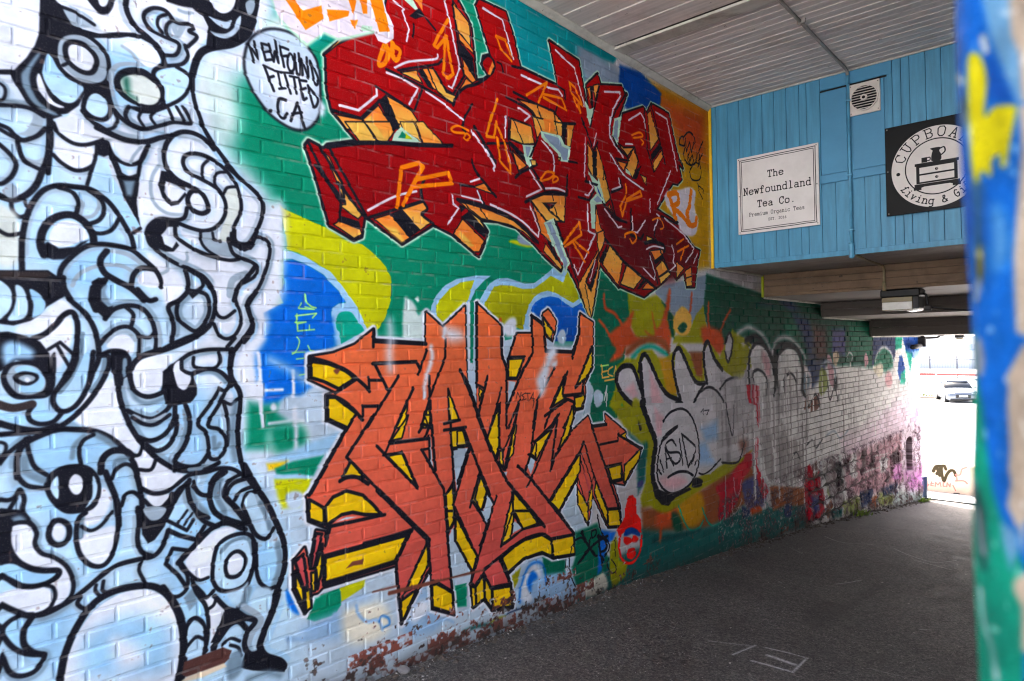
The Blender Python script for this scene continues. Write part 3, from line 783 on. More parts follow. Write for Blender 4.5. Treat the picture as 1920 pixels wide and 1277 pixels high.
k K 36 70,110 150,90 230,100 275,170 262,250 310,320 400,350 490,410 540,500 550,580 520,660 440,730 330,780 240,790
k K 30 330,560 400,580 415,650 380,720 310,770
f K 1060,-20 1260,-20 1240,110 1160,220 1110,250 1065,180
c gy 1080,-20 1240,-20 1200,60 1120,70
k gb@3 34 1040,240 1060,310 1130,320
k K 44 -20,690 80,740 180,780 250,790 400,740 520,680 640,590 760,490 880,410 1020,370 1150,340 1220,260 1260,150
s K 34 1260,150 1350,190 1470,220 1530,120
s K 26 1250,75 1400,150 1450,70
s K 20 1400,0 1330,100
s K 18 1440,20 1380,110
k K 40 1030,-20 1040,100 1030,220 1060,310 1130,340
s K 30 1410,300 1290,285 1240,400 1330,480 1400,580
k K 34 1480,240 1350,390 1400,480 1400,580 1340,640 1270,640 1200,590 1120,565
c wh 490,1300 510,1100 590,910 700,760 830,660 980,600 1130,600 1240,660 1310,770 1345,900 1350,1060 1310,1300
c lb@26 620,1000 760,860 1000,780 1240,860 1280,1000 1240,1200 1000,1240 640,1240
c wh@20 840,960 1000,1000 1080,1120 900,1180
k K 58 445,1300 480,1100 560,900 680,720 800,630 950,580 1120,565 1230,612 1320,720 1372,860 1382,1050 1360,1300
k K 30 720,560 715,600 755,650
k K 30 775,530 770,600 820,620
k K 30 1060,390 1040,450 1090,545
k K 36 605,650 580,700 640,740 700,720
k K 42 240,780 150,790 60,840 20,900 60,990 150,1060 250,1080 330,1080 310,1140 250,1210 150,1240 70,1210 20,1100 -20,1040
c lb 40,900 100,830 170,830 150,920 140,1020 70,960
k K 50 240,800 180,900 180,1000 240,1060 330,1080
T F
c pb 260,700 290,590 360,530 470,500 530,530 540,620 520,760 470,850 380,895 280,880 245,810
k gb@2 30 300,620 380,540 500,520 540,640
K K 36 240,700 270,580 350,510 470,480 540,520 552,620 530,760 480,860 380,910 280,900 235,820
c wh 350,720 380,650 430,630 460,670 450,740 410,785 350,780
K K 34 330,720 370,640 430,615 480,660 470,740 420,800 350,800
k K 50 -20,700 100,570 220,450 340,400 450,440
k K 30 0,700 60,780 130,830 200,810
k K 36 100,870 150,920 190,960 240,910
f gb@3 20,960 90,880 120,1000 60,1060
k K 40 540,540 545,700 490,880 420,1050
c lb@5 580,570 680,560 720,700 690,860 640,880 590,800
k gb@4 50 720,560 740,700 700,860
k K 36 560,560 570,800 640,890 700,880
k K 40 250,950 340,1040 420,1060
c pb@4 340,940 440,900 500,850 430,1030
k gb@4 60 500,900 470,1060 580,1130
c pb@4 560,900 670,900 640,1060 560,1080 510,1010
k K 54 470,-30 560,130 650,270 710,400 760,520 780,650 755,800 710,920 690,1060
k K 44 330,20 240,100 215,220 260,330 360,390 480,450
k gb@3 34 300,80 270,200 330,330
k K 36 480,70 380,110 340,200 420,290 500,400 540,480
k K 34 560,120 450,160 400,230
k K 34 590,170 500,180 460,260
c pb 470,290 490,200 540,180 580,300 640,420 620,480 560,470 510,380
k gb@3 36 590,250 640,360 660,440
k K 36 460,270 510,390 560,490 640,520 690,440
k K 40 60,80 50,170 90,280 160,380 240,420
k K 34 90,130 150,190 200,190
f K 330,1050 420,1060 570,1130 480,1140 400,1120 330,1180 290,1300 220,1300 290,1150
c pb@2 330,1240 400,1180 450,1190 440,1260 380,1300
T G
k K 62 20,170 100,280 150,400 175,560 165,720 130,900
k K 38 190,640 195,480 250,400 310,420 340,500 345,640
c pb 212,470 260,430 320,460 320,560 260,535 210,580
c pb 215,610 270,560 325,580 310,660 200,690
k K 30 195,620 270,540 340,560
k K 36 240,100 270,200 340,300 362,430 355,560 330,660
k K 30 300,230 350,240 395,200
k K 30 350,335 400,300 420,250
f K 490,330 560,340 480,440 420,640 375,645 440,500
k K 50 400,620 460,530 520,450 590,420 645,470
k K 28 470,600 530,550 600,570
k K 28 530,600 590,620 610,680
k gy 44 630,310 760,405 690,520 650,620
k K 48 580,350 640,390 715,420 660,500 635,600 680,670 745,650
k K 62 890,200 850,330 790,480 752,600 790,680 900,720 935,760
f K 640,660 740,640 860,680 950,750 935,800 860,800 700,790 600,770
c gb@6 500,720 600,640 620,780 520,868
k gb@8 40 660,860 800,810 900,830
f brd 180,725 470,615 540,640 520,700 480,740 200,840 165,820
f tan@2 200,840 480,735 500,760 300,850 150,880
f brd@2 360,700 440,670 430,740 370,760
'''
LETTERS = '''
T Q
c pl@3 390,480 430,300 560,220 720,240 850,330 940,470 965,700 945,880 850,970 720,950 560,830 440,650
c wh@30 520,440 800,460 900,700 760,900 560,640
K K@3 20 390,480 430,300 560,220 720,240 850,330 940,470 965,700 945,880 850,970 720,950 560,830 440,650
c wh@8 960,760 1000,800 990,860 960,860
s K 20 465,465 425,330 495,440 465,310
s K 20 575,340 520,325 553,450 600,445
s K 18 537,390 585,383
s K 20 575,330 612,460 622,385 648,470 622,300
s K 20 690,500 660,345 722,370
s K 18 680,420 722,415
K K 18 716,450 735,400 762,440 764,515 740,532 720,500
k K 20 770,405 785,540 812,545 800,400
s K 20 828,560 818,440 872,585 860,430
k K 20 885,460 922,630 945,590 885,455
s K 22 612,680 540,490 610,522
s K 20 572,582 612,570
s K 20 642,535 672,660
s K 18 620,530 672,540
s K 18 652,665 700,660
s K 20 692,550 738,700
s K 18 672,540 760,548
s K 20 762,580 782,700
s K 18 732,570 800,582
s K 20 855,608 802,600 838,748 858,735
s K 18 818,670 852,660
k K 20 868,640 912,800 942,740 868,645
s K 26 588,830 592,830
k K 22 705,750 655,740 640,800 660,870 690,885 712,850
s K 22 740,905 790,770 845,960
s K 20 750,852 822,842
# red piece
u @R1 215,550 330,455 480,385 700,335 820,60 850,-60 1500,-60 1660,240 1690,500 1720,810 1800,800 1850,760 1780,640 1790,570 1870,550 1880,590 1720,60 1740,10 @R3 260,0 520,120 590,330 670,680 1050,860 960,410 1250,610 1330,1060 1370,1240 1330,850 1440,740 1470,850 1680,860 1715,940 @R5 735,360 650,600 560,800 600,960 650,800 690,600 930,520 980,590 1030,480 1240,600 1290,850 1360,1150 1410,1250 @R6 1450,40 1480,190 1440,240 1390,230 1230,490 1440,630 1600,880 1660,910 1640,1000 1610,1265 1530,1265 1500,1120 1430,1190 1390,1130 1270,1240 @X1 590,90 490,165 270,70 @P5 1560,830 1345,570 1290,950 1245,1190 1100,830 1010,640 940,560 910,640 740,490 600,330 400,150 200,85 20,70 @R4 270,1030 340,1140 300,1277 @P8 660,190 @R2 1480,1110 1290,1010 980,1200 660,960 600,930 570,1130 500,1160 260,1020 130,560 20,230 50,190 200,270 240,230 540,190 380,-10 @R1 310,1130 280,1090 235,900 225,560
U mint 15 K 9 red>rd
T R6
f mr@16 700,420 900,640 1230,520 1600,880 1640,1000 1400,1200 1230,1240 900,1000 720,780 640,480
T R1
o o>y 12 240,510 350,395 400,390 260,505
o o>y 16 1480,10 1650,230 1670,480 1530,290 1500,180
f K 1545,400 1690,580 1715,800 1650,700 1560,560
o o 12 1580,580 1720,805 1680,830 1600,740
o o 12 1540,320 1680,480 1690,540 1550,400
o o 14 1620,780 1690,830 1560,900 1520,940
o o>y 14 960,720 1120,700 1185,835
f K 1130,690 1180,690 1310,900 1240,870
o o 10 1180,685 1230,680 1325,895 1300,890
o o>y 14 1235,675 1300,690 1420,920 1520,960 1490,1035 1330,910
o o>y 14 820,950 1060,1090 1190,1290 960,1290
f K 745,1010 820,940 960,1290 880,1290
o o 14 590,1190 740,1050 900,1290 650,1290
f y 610,1190 680,1150 740,1290 660,1290
o o>y 14 320,1140 580,1190 650,1290 430,1290
f y 1090,160 1180,120 1195,150 1110,170
f mint 980,-20 1080,-20 1140,90 1110,100
f K 1050,160 1150,80 1210,160 1110,190
f o 1100,-20 1180,-20 1185,110
T R2
o y 14 410,-10 600,-10 730,190 560,190
o o>y 14 610,-10 860,-10 900,90 840,185 745,188
f y 620,0 700,0 820,180 755,185
f K 860,-10 970,10 900,90
o y 12 960,-10 1100,-10 1175,195 990,70
o y>o 12 1115,-10 1190,-10 1395,215 1190,205
f mint 870,200 900,110 970,40 1060,110 1175,198
f G 940,150 985,85 1080,165
f Yg 1020,100 1080,165 1010,160
k K 44 230,240 420,215 600,200 900,205 1200,225 1480,230
o o 14 700,960 860,910 1060,1150 980,1195
f y@5 800,1030 930,1060 1000,1180 970,1190
f K 860,910 960,870 1160,1070 1060,1150
o o>y 12 960,870 1200,790 1230,860 1180,930 1275,992 1160,1075
s K 14 975,870 1160,1075
o o>y 14 210,300 250,340 420,690 585,920 540,960 360,830 410,810 340,620 280,480
s K 40 120,430 400,790
s K 30 50,210 240,600 370,800 360,930
s K 30 160,250 380,600 410,810
s K 34 340,600 600,930
f K 330,970 370,930 550,985 570,1060 340,985
o o>y 14 300,1015 350,980 560,1060 578,1115 500,1155
s K 30 240,230 640,960
o o 14 1490,1110 1580,960 1800,1180 1750,1290 1690,1290
f y@3 1560,1080 1700,1230 1640,1240 1540,1120
f K 1570,940 1640,890 1830,1090 1800,1150
o y 12 1640,880 1760,970 1825,1085
o o>y 14 1540,785 1916,900 1930,970 1760,960 1620,850
o o 14 1690,640 1800,600 1890,715
s K 26 1560,620 1700,640
k K 30 1680,370 1700,460 1770,560 1916,740
s K 36 1700,40 1916,400
k K 30 1590,0 1590,60 1620,110
k K 30 1200,570 1170,650 1190,780 1230,860 1180,920 1290,1010
s K 30 640,950 1190,780
s K 24 1730,680 1800,810
T R3
k K 30 300,690 290,610 340,555 395,590 410,690 340,770 230,840 120,870 40,950 0,1050
f o 345,740 390,610 410,660 370,750
s K 24 190,1040 110,1180 90,1290
s K 26 600,920 850,1050 1000,1110 1090,1230 1210,1235
s K 26 530,970 740,1080 830,1180
o o>y 14 640,985 840,1045 1000,1115 1100,1240 1100,1290 900,1290 790,1110
s K 16 840,1050 910,1290
s K 16 1010,1120 1020,1290
s K 20 1040,1040 1020,1110
s K 20 440,620 480,640 500,720
s K 24 590,660 680,680
s K 24 1050,860 1110,900 1120,990
f mint 1320,1010 1360,1090 1400,1080 1370,1250
s K 22 1280,1180 1310,1270
T R4
o o>y 16 575,10 780,85 810,265 700,270 565,215
s K 14 600,20 700,265
f K 555,230 720,380 730,450 690,420 560,280
o o 14 590,330 740,485 650,535
s K 30 620,600 680,545 760,510 830,470
o y>o 14 790,-10 1090,60 1080,275 1050,190 880,140 840,220
s K 14 830,0 900,160
s K 14 1010,-10 1040,170
f o 900,10 1000,20 1020,150 920,130
f K 1090,60 1130,60 1120,290 1090,280
o o>y 10 1130,70 1205,75 1170,295 1135,290
s K 26 1090,65 1215,65
f mint 870,135 1070,180 1110,270 1175,300 1150,450 1070,440 1050,370 880,200
f gl 900,160 1055,205 1085,285 1155,320 1135,430 1090,425 1075,360 920,200
f mint 690,270 810,280 790,380 780,510 730,465 700,340
f gl 720,290 775,295 745,400 725,350
o y 10 770,425 820,428 822,480 780,482
o y 10 1040,400 1070,400 1065,430 1045,425
s K 22 1150,440 1240,455
s K 24 340,260 560,260
s K 20 555,0 555,290 660,540
s K 30 780,500 910,720
s K 24 850,200 770,390
o o>y 16 770,820 900,770 1120,775 1110,1045 1000,1035 930,1035
k K 32 720,845 850,780 980,745 1130,770
s K 26 1140,580 1130,780
f K 885,850 1035,848 990,905 950,925
f mr 930,860 1010,860 965,895
s K 20 950,920 1090,1045
s K 16 1010,900 1060,1040
s K 18 770,830 930,1045
s K 14 985,770 1000,830
o o 14 790,860 930,1045 915,1075 1000,1290 880,1160
f mint 905,1055 1000,1005 1105,1290 990,1290
f gl 930,1060 990,1030 1090,1290 1010,1290
s K 22 1010,1020 1110,1290
k K 36 40,820 260,870 500,960 700,1090 850,1250
o o>y 12 110,850 400,940 600,1030 740,1150 830,1260 700,1140 560,1070 280,1010 150,900
s K 14 270,910 340,1010
f K@1 60,870 130,900 80,950
o o>y 14 1340,240 1390,350 1400,610 1345,500
o o>y 14 1430,270 1500,500 1570,810 1520,860 1430,600 1420,380
f K 1385,330 1435,340 1425,620 1400,600
f mint 1340,530 1440,640 1450,600 1520,860 1430,870 1415,1115 1380,1110 1365,830 1430,760
f gl 1400,820 1440,780 1490,840 1430,850
f Bd 1435,690 1500,830 1445,745
o o 12 1425,880 1470,1100 1510,1150 1480,1290 1420,1120
o o 12 1555,860 1612,985 1548,890
s K 22 1300,50 1400,340 1440,250
s K 20 1330,590 1330,640
s K 22 1500,520 1620,990 1730,1050
s K 16 1500,520 1500,620
f mint 1610,10 1680,-10 1665,120 1640,285 1580,200
f gl 1615,40 1650,20 1640,240 1600,190
o o>y 14 1640,255 1740,385 1805,300 1700,300
o o>y 14 1745,425 1800,310 1845,440 1795,610 1725,500
f K 1830,520 1880,480 1830,620 1800,610
o o 12 1630,430 1735,460 1700,535
o y 10 1865,570 1925,600 1925,680
f mint 1720,510 1760,540 1775,585 1720,550
k K 26 1570,370 1700,570 1900,720
k K 22 1590,190 1640,290 1740,400 1740,430 1620,410
s K 20 1620,730 1690,700 1660,610
T R5
o o>y 14 985,590 1020,555 1115,900 1020,1040
f K 1025,1085 1130,945 1155,1010 1040,1170
o o>y 12 1050,1185 1155,1030 1170,1115 1070,1290
f red 270,235 390,160 400,200 290,262
o o 12 260,290 300,270 310,490
f K 300,265 335,265 335,540 315,530
o o>y 12 335,255 405,238 355,430
f mint 235,435 300,545 348,515 300,755 265,640
s K 26 410,250 300,760
s K 24 690,300 720,370 600,560 545,700 535,880 640,1030 750,1110
s K 24 945,530 980,1000 1060,1290
s K 24 1030,480 1140,960 1200,1200
s K 20 700,1000 830,995 900,1240
k K 20 1360,1150 1400,1180 1410,1290
T R6
o y>o 14 690,1045 760,850 895,995 850,1255
f K 655,1000 740,830 725,960 690,1045
o o>y 14 900,1005 1095,1165 1000,1290 870,1240 930,1040
s K 14 935,1040 870,1250
f K 1105,1180 1150,1190 1060,1290 1030,1290
o o 12 1155,1200 1215,1290 1085,1290
o o>y 14 640,730 700,700 722,790 660,935 640,860
s K 30 720,790 900,1010 1100,1180 1230,1280
o o 12 1170,905 1290,890 1300,935 1215,1005
f K 1205,1010 1280,945 1295,985 1220,1045
o y>o 12 1225,1070 1290,1000 1345,1100 1250,1165
o y 12 1258,1172 1350,1110 1372,1142 1270,1242
o o>y 12 1430,1010 1505,1080 1430,1185
o o>y 12 1515,1105 1575,1065 1585,1255 1530,1265
s K 14 1520,1180 1580,1160
o y 12 1130,755 1205,790 1130,812
k K 36 1115,830 1200,815 1300,850 1310,910
s K 26 975,490 975,750 1080,790 1100,740
s K 24 690,420 820,590 930,625
s K 22 1220,640 1210,760 1300,980 1360,1120 1420,1050
s K 22 1160,930 1240,1230
s K 22 1280,560 1440,640
s K 30 780,320 860,290
s K 24 450,370 560,400 610,300
k K 24 520,210 640,250
T P5
o o>y 14 1105,805 1330,410 1350,560 1255,1180 1205,1130
f K 1180,770 1300,500 1335,430 1330,620 1250,890
f rd 1200,780 1320,500 1320,600 1235,800
s K 16 1180,800 1250,1150
f mint 730,100 800,65 900,270 1010,560 960,680 930,560 860,440
f gl 750,110 800,90 985,560 960,640 930,540
s K 26 860,100 1110,800
o o>y 12 715,420 740,340 930,600 910,635
f K 740,280 800,330 930,600 900,540 850,520
T R1
s wl 22 890,0 1000,90 980,110 1050,290 1025,410
s wl 24 1400,-20 1480,330 1555,680 1480,880 1450,860
k wl 24 910,675 1050,615 1310,590 1335,545
s wl 26 825,725 980,780 1140,880 1050,1040
s wl 28 360,1050 545,1100 730,950 725,890
s wl 24 1215,915 1400,1040 1590,1195
s wl 22 1790,80 1916,160
s K 24 720,860 1100,1110 1190,860
s K 26 820,690 1100,820 1500,1040
s K 30 290,1100 570,1180 760,1000
s K 24 940,700 1340,640 1400,580
s K 24 1215,180 1310,300
s K 22 1100,240 1090,370
s K 26 1480,0 1560,600 1600,760 1490,940 1420,900 1290,680
T R2
k wl 26 640,875 900,740 1120,685
s wl 22 1670,90 1830,290 1905,430 1900,480
s wl 22 1660,590 1750,560
s wl 22 1480,720 1490,810 1545,850 1435,1015
s wl 22 1580,730 1770,780
s wl 20 1730,680 1780,800
T R3
s wl 22 300,80 490,195 600,590
s wl 24 680,750 970,880 1050,895 1090,955
s wl 22 1020,500 1210,680 1310,1060
s wl 22 1510,915 1660,920 1670,955 1590,1100 1560,1277
s wl 22 650,1075 770,1155 710,1205
s wl 20 1750,1200 1870,1125 1905,1190 1916,1277
s wl 20 530,1160 520,1277
T R4
s wl 22 180,130 330,340 405,480 405,530
s wl 20 520,-10 520,200
s wl 20 525,290 575,460
s wl 22 885,235 990,355 1010,480 1000,560
s wl 22 760,530 880,720 730,790
k wl 22 920,710 1030,710 1110,740
k wl 24 370,870 640,1000 850,1190
s wl 22 850,1190 860,1130 770,890
s wl 20 1320,200 1310,590
s wl 18 1430,160 1400,280
s wl 20 1360,640 1395,700 1350,780 1315,770
s wl 20 1340,870 1350,1130 1415,1170 1360,1277
k wl 20 1565,0 1570,200 1700,400
k wl 20 1565,360 1700,570 1900,720
s wl 20 1510,915 1650,1100 1680,1090
s wl 20 1720,265 1790,268
s wl 20 1650,610 1670,690 1590,720
s wl 20 1785,990 1790,1140 1840,1150 1916,1030
T R5
s wl 24 1085,575 1215,660 1280,970 1340,1277
T R6
s wl 18 1370,110 1240,440
k wl 18 1165,390 1165,520
s wl 18 1310,580 1500,740 1600,880 1590,920 1520,1020
s wl 18 1230,540 1255,560 1205,700
s wl 18 1385,850 1410,940 1395,1010 1420,1055 1370,1100
s wl 18 1100,1080 1210,1195 1220,1140 1165,960
k wl 18 1130,890 1200,860 1300,880
s wl 18 405,1045 445,1145 620,740 560,720
s wl 16 1640,930 1600,1030
T P5
s wl 16 1300,520 1235,760
T R1
k ot 36 830,445 760,570 750,655 820,625 870,500 880,410
k ot 34 900,450 960,500 945,585 905,605 895,500
s ot 38 1435,200 1335,370 1300,455 1330,475 1425,365
s ot 38 1410,350 1405,560 1390,740 1440,780 1490,740 1450,560 1430,380
T R2
s ot 48 930,840 975,450 1150,400 1190,440 1100,600 990,820
s ot 42 1110,570 1440,500 1480,605 1100,640
k ot 26 1640,80 1540,30 1470,60 1500,95 1600,105
K ot 24 1620,110 1600,150 1630,175 1655,140
T R3
s ot 26 430,360 470,480 580,610 500,520
s ot 26 430,360 520,400 580,560
s ot 28 730,950 940,820 850,1020
s ot 28 900,940 1080,980 1130,1100 900,970
s ot 28 1160,820 1180,930 1290,1060 1220,880 1160,820
s ot 26 1200,980 1270,1125 1250,1040
s ot 30 440,990 350,1277
T R4
s ot 32 380,-20 330,190 410,200 430,40
s ot 32 430,60 500,230
s ot 30 440,200 470,440 575,560 570,480 510,260
k ot 24 870,620 930,545 1010,560 960,610 880,635
K ot 22 990,620 1020,590 1045,620 1000,650
k ot 22 1780,180 1860,150 1890,190 1800,205
k ot 20 1870,220 1895,250 1880,275
T P5
s ot 34 940,340 1120,100 1140,240 960,370
s ot 32 1040,320 1180,545
s ot 30 1070,320 1220,440
T R6
s ot 26 925,240 930,330
s ot 28 930,395 1065,310 1080,360 930,410 890,560 870,460 920,360
k ot 24 920,770 920,740 1000,720 1030,790 990,830 970,790
k ot 18 1190,600 1260,580 1300,670 1270,690
s ot 22 1430,840 1500,790
s ot 22 1440,915 1550,855
s ot 22 1510,870 1470,1000
c wl@3 1310,390 1340,310 1430,300 1480,290 1560,270 1620,320 1610,480 1650,600 1620,740 1540,760 1460,690 1440,600 1370,520
s ot 60 1355,340 1420,580
k ot 56 1350,345 1430,330 1450,420 1400,470 1470,540 1560,650
s ot 56 1575,310 1560,460 1530,540
k ot 54 1540,560 1570,650 1620,640 1630,580
k K 12 1560,-80 1540,0 1580,50 1600,0
k K 14 1650,40 1610,30 1565,110 1580,190 1650,200 1680,120 1655,20 1690,-60
s K 12 1640,230 1660,330 1690,390
k K 12 1650,260 1690,290 1700,330
T R5
k K 20 1420,980 1370,960 1370,900 1410,870 1430,980
k K 20 1420,870 1480,815 1540,870 1560,1000
s K 18 1440,890 1450,1050 1490,930 1510,1060 1540,940
k K 20 1430,1010 1420,1120 1490,1210 1560,1180 1580,1060
s K 18 1470,1080 1490,1170 1520,1090 1540,1150
s K 18 1645,930 1600,1040 1610,1110 1590,1230
T Q
f mint@4 590,-20 640,120 720,220 860,355 990,260 1100,310 1210,290 1370,250 1440,-20
f wl 600,-20 640,110 720,195 862,325 990,238 1090,285 1190,268 1360,228 1395,305 1455,328 1510,290 1512,200 1450,60 1430,-20
f ot 690,-20 850,225 985,140 970,40 830,80 760,-20
f ot 1010,70 1180,80 1170,120 1030,160
f ot 1185,150 1240,150 1220,220
f ot 1165,-20 1235,-20 1210,110
f ot 1255,-20 1310,-20 1312,102 1280,102
f ot 1330,-20 1420,-20 1482,235 1400,240
f mint 1270,190 1350,200 1340,230 1270,235
k ot 34 1440,340 1410,420 1400,490 1450,460 1470,360
k ot 30 1510,320 1500,430 1540,440 1560,380 1510,350
# orange piece
u @O1 110,585 350,545 560,460 745,310 755,420 1270,450 1275,140 1440,290 1660,80 1665,400 1680,780 1780,1090 1775,80 1785,45 @O2 180,50 430,280 430,560 480,690 575,350 730,350 730,170 840,255 840,150 890,112 940,170 972,230 960,330 930,430 875,360 885,520 1140,535 1200,350 1210,150 1340,240 1335,680 1260,840 1265,960 1240,1090 1165,1110 1140,1190 @O4 1110,280 1290,110 1330,210 1470,190 1460,90 1660,260 1670,340 1800,420 1830,430 1740,640 1655,790 1540,770 1610,1010 1620,1210 1490,1215 1340,890 1290,1190 1190,960 1190,720 1000,1070 @O6 720,540 735,740 510,775 430,725 250,760 60,940 @O5 1370,720 1390,950 1190,980 1110,870 1000,950 970,700 990,600 820,280 750,240 780,740 810,1020 590,960 575,560 440,780 285,1110 230,520 @F 1600,720 1060,880 1020,920 980,930 930,1075 845,900 840,690 920,590 960,740 1010,460 1070,470 1075,600 1100,440 955,380 945,200 @O3 110,790 480,130 300,40 @O1 280,1210 280,970 380,930 110,800
U wh 17 K 8 org>sal
T O1
f pl 1678,60 1768,60 1775,1090 1690,820
f G 1710,30 1752,30 1740,640 1712,640
f wh@2 1690,30 1712,30 1712,700 1695,700
o ye 34 125,625 300,650 460,720 565,795 400,900 250,825 125,790
o ye 34 290,985 370,985 575,1145 490,1290 290,1200
o ye 18 970,1290 1090,1050 1060,1290
o ye 18 1225,1290 1305,1070 1322,1290
o ye 26 1490,900 1605,1212 1505,1222
o ye 16 1800,890 1840,920 1803,1020
s K 38 110,585 110,800
k K 38 115,590 300,640 480,720 640,850 710,920
s K 30 705,930 700,785
s K 30 700,815 835,815
s K 34 765,660 890,910
s K 38 745,648 1175,630 1205,690
s K 32 1280,510 1195,755
s K 32 1000,770 690,1277
s K 38 370,940 580,800
k K 38 280,970 380,985 500,1060 640,1210
s K 30 640,1210 640,1070
s K 34 640,1075 805,1072
s K 30 1465,400 1465,580 1310,980
s K 34 1303,770 1318,1290
s K 34 1145,890 1060,1080 970,1290
s K 32 1310,980 1220,1290
s K 28 1450,1250 1615,1210
s K 34 1610,710 1690,840 1790,1130 1840,1290
s K 30 1885,775 1795,1150
s K 34 745,310 745,480
s K 40 755,425 1270,452
s wh@4 40 1460,300 1450,380
c wh@16 1440,290 1600,320 1640,400 1500,420
k wh@6 46 1320,480 1330,600 1280,760 1255,900
s wh@3 44 1258,940 1256,985
k wh@16 60 910,230 920,400 905,560 920,700
c br@2 345,720 375,700 410,710 380,755
T O2
o ye 28 500,600 650,592 615,720 580,792 495,790
o ye 24 838,180 940,310 925,415 865,350
o ye 26 1335,490 1335,680 1265,805 1175,870 1290,600
o ye 26 1240,900 1262,1000 1225,1095 1165,1100 1155,985 1235,965
o ye 24 915,1090 1060,760 1035,950 1065,995
o ye 22 345,1290 420,1040 402,1290
o ye 22 1045,1290 1145,1090 1155,1190 1105,1290
f pl 445,420 540,400 480,640
f pl 500,820 570,830 540,960 490,1080
f pl 872,390 940,440 965,520 885,520
s K 38 180,50 182,880
s K 26 190,860 245,890
s K 32 430,280 430,560 480,700 480,1290
s K 32 575,350 490,620
s K 30 500,585 660,580 580,790
s K 30 490,800 580,800
s K 34 730,170 742,540 640,720 480,1100
s K 34 850,260 870,520
s K 40 730,170 850,260
s K 38 870,522 1140,532
k K 30 840,175 900,270 955,340
s K 32 1135,595 1205,350 1210,150
s K 28 1330,480 1165,890 1255,805
s K 34 1050,970 1230,950 1250,830
s K 30 1085,730 930,1090 860,1290
s K 24 1085,730 1040,950 1080,1000
s K 32 860,1170 1090,1005 1145,1030 1160,1105
s K 30 960,690 790,1000 740,1290
s K 26 430,890 320,1290
s K 28 612,1010 500,1290
s K 34 290,780 200,1140
s K 32 20,720 200,1150 240,1290
s K 24 1005,1150 940,1290
c wh@10 890,520 960,470 980,560 930,640 900,760 870,900 820,980 800,920 780,800 860,640
c wh@6 930,640 980,620 970,680 930,680
s K 8 570,1000 585,935 610,990 620,935
s K 8 665,940 625,965 650,985 630,1015 670,1000
s K 8 660,945 710,945
s K 8 685,945 690,1015
s K 8 705,1020 745,935 750,1040
s K 8 715,990 760,1000 740,1090
c pl@3 985,380 1010,320 1050,310 1075,380 1050,450 1000,440
s pl@2 12 1085,300 1080,350
c wh@5 440,290 500,200 560,190 580,250 560,360 480,380
c fl@3 400,210 425,190 430,230
T O3
o ye 22 925,245 1095,-10 1030,225
o ye 30 870,400 1035,365 1180,710
o ye 34 440,610 520,450 660,610
o ye 18 1255,-10 1315,-10 1305,115
o ye 28 1515,140 1640,130 1695,295 1525,325
o ye 36 270,900 340,810 480,748 640,790 740,885 830,985 660,985 540,960 430,985 280,1095
o ye 32 105,835 250,915 255,1085 105,1030
o ye 28 1470,790 1545,690 1552,1050 1490,1170
o ye 26 1730,850 1805,600 1890,770 1830,955
o ye 22 1885,220 1925,160 1925,320
f pl 1540,345 1690,320 1580,760
f pl 1312,190 1340,500 1310,480
f pl 370,1060 480,1010 590,1005
s K 36 750,-10 480,410
s K 30 480,410 820,760
s K 54 790,740 1300,1240
s K 30 1300,1230 1305,1300
k K 40 410,650 480,615 580,610 700,680
s K 42 110,790 480,130
s K 34 295,40 475,130
s K 32 780,300 1190,720
s K 34 1030,360 1190,720
s K 30 850,390 1030,370
s K 36 915,272 1300,225
s K 26 860,380 1020,0
s K 32 1230,340 1450,730 1490,1220
s K 36 1320,-10 1365,550
s K 26 1230,340 1300,325
s K 30 1300,200 1310,500
s K 32 1512,0 1560,780
s K 32 1450,142 1670,112
s K 30 1640,130 1916,790
s K 30 1530,335 1690,297
s K 30 1710,330 1545,880
s K 28 1545,880 1730,1290
s K 26 1550,880 1555,1050 1480,1195
s K 26 1545,660 1460,800
s K 28 1805,570 1710,910
s K 30 1740,860 1890,1085
s K 30 1780,-10 1916,350
s K 36 860,985 300,1105
s K 42 310,1120 270,1290
s K 40 650,1277 1130,1150
s K 34 1130,1150 1050,1290
s K 34 1200,160 1250,80 1300,110 1265,210
s K 28 1895,1080 1810,1290
T O4
o ye 24 285,325 400,20 402,420 362,530
o ye 18 408,455 442,455 442,615 412,612
o ye 22 458,610 565,140 578,200 545,480
o ye 22 -10,255 45,250 85,395 -10,405
o ye 22 725,480 760,375 935,230 780,540
o ye 26 985,475 1135,10 1155,100 1085,330
o ye 26 165,930 220,710 285,850 222,1060
o ye 28 915,965 1215,470 1212,650 1180,725 1000,1058
o ye 26 545,860 835,1190 650,1225 550,1090
o ye 20 445,1290 530,930 545,1110 520,1290
o ye 26 1490,620 1625,585 1625,735 1530,755
o ye 22 1655,600 1825,425 1805,540 1705,680 1655,790
o ye 22 1370,750 1490,1040 1482,1180 1355,880
o ye 28 1488,1040 1612,1030 1625,1205 1495,1215
o ye 16 1615,300 1672,265 1672,345
o ye 16 1185,820 1290,1000 1290,1190 1195,1000
o ye 12 1300,880 1340,800 1330,1000 1300,1060
f pl 245,1080 290,890 340,980 290,1180
f pl 690,620 710,490 770,550 720,690
f pl -10,430 100,430 -10,760
f pl 550,1150 620,1230 520,1290
f pl 440,670 485,660 465,730
s K 34 150,-20 370,540 490,770
s K 38 490,770 860,1210
s K 28 60,240 280,850 350,980
s K 30 100,430 -10,780
s K 26 210,690 115,1015
s K 28 -10,1120 75,1290
s K 26 150,960 280,1195 380,905
s K 26 275,1190 250,1290
s K 36 400,420 380,560 460,640
s K 36 470,640 600,-10
s K 24 405,-10 410,420 450,450 575,140
s K 18 445,455 445,620
s K 26 290,310 400,-10
s K 32 785,-10 720,480 670,645
s K 34 590,605 720,730 1160,1290
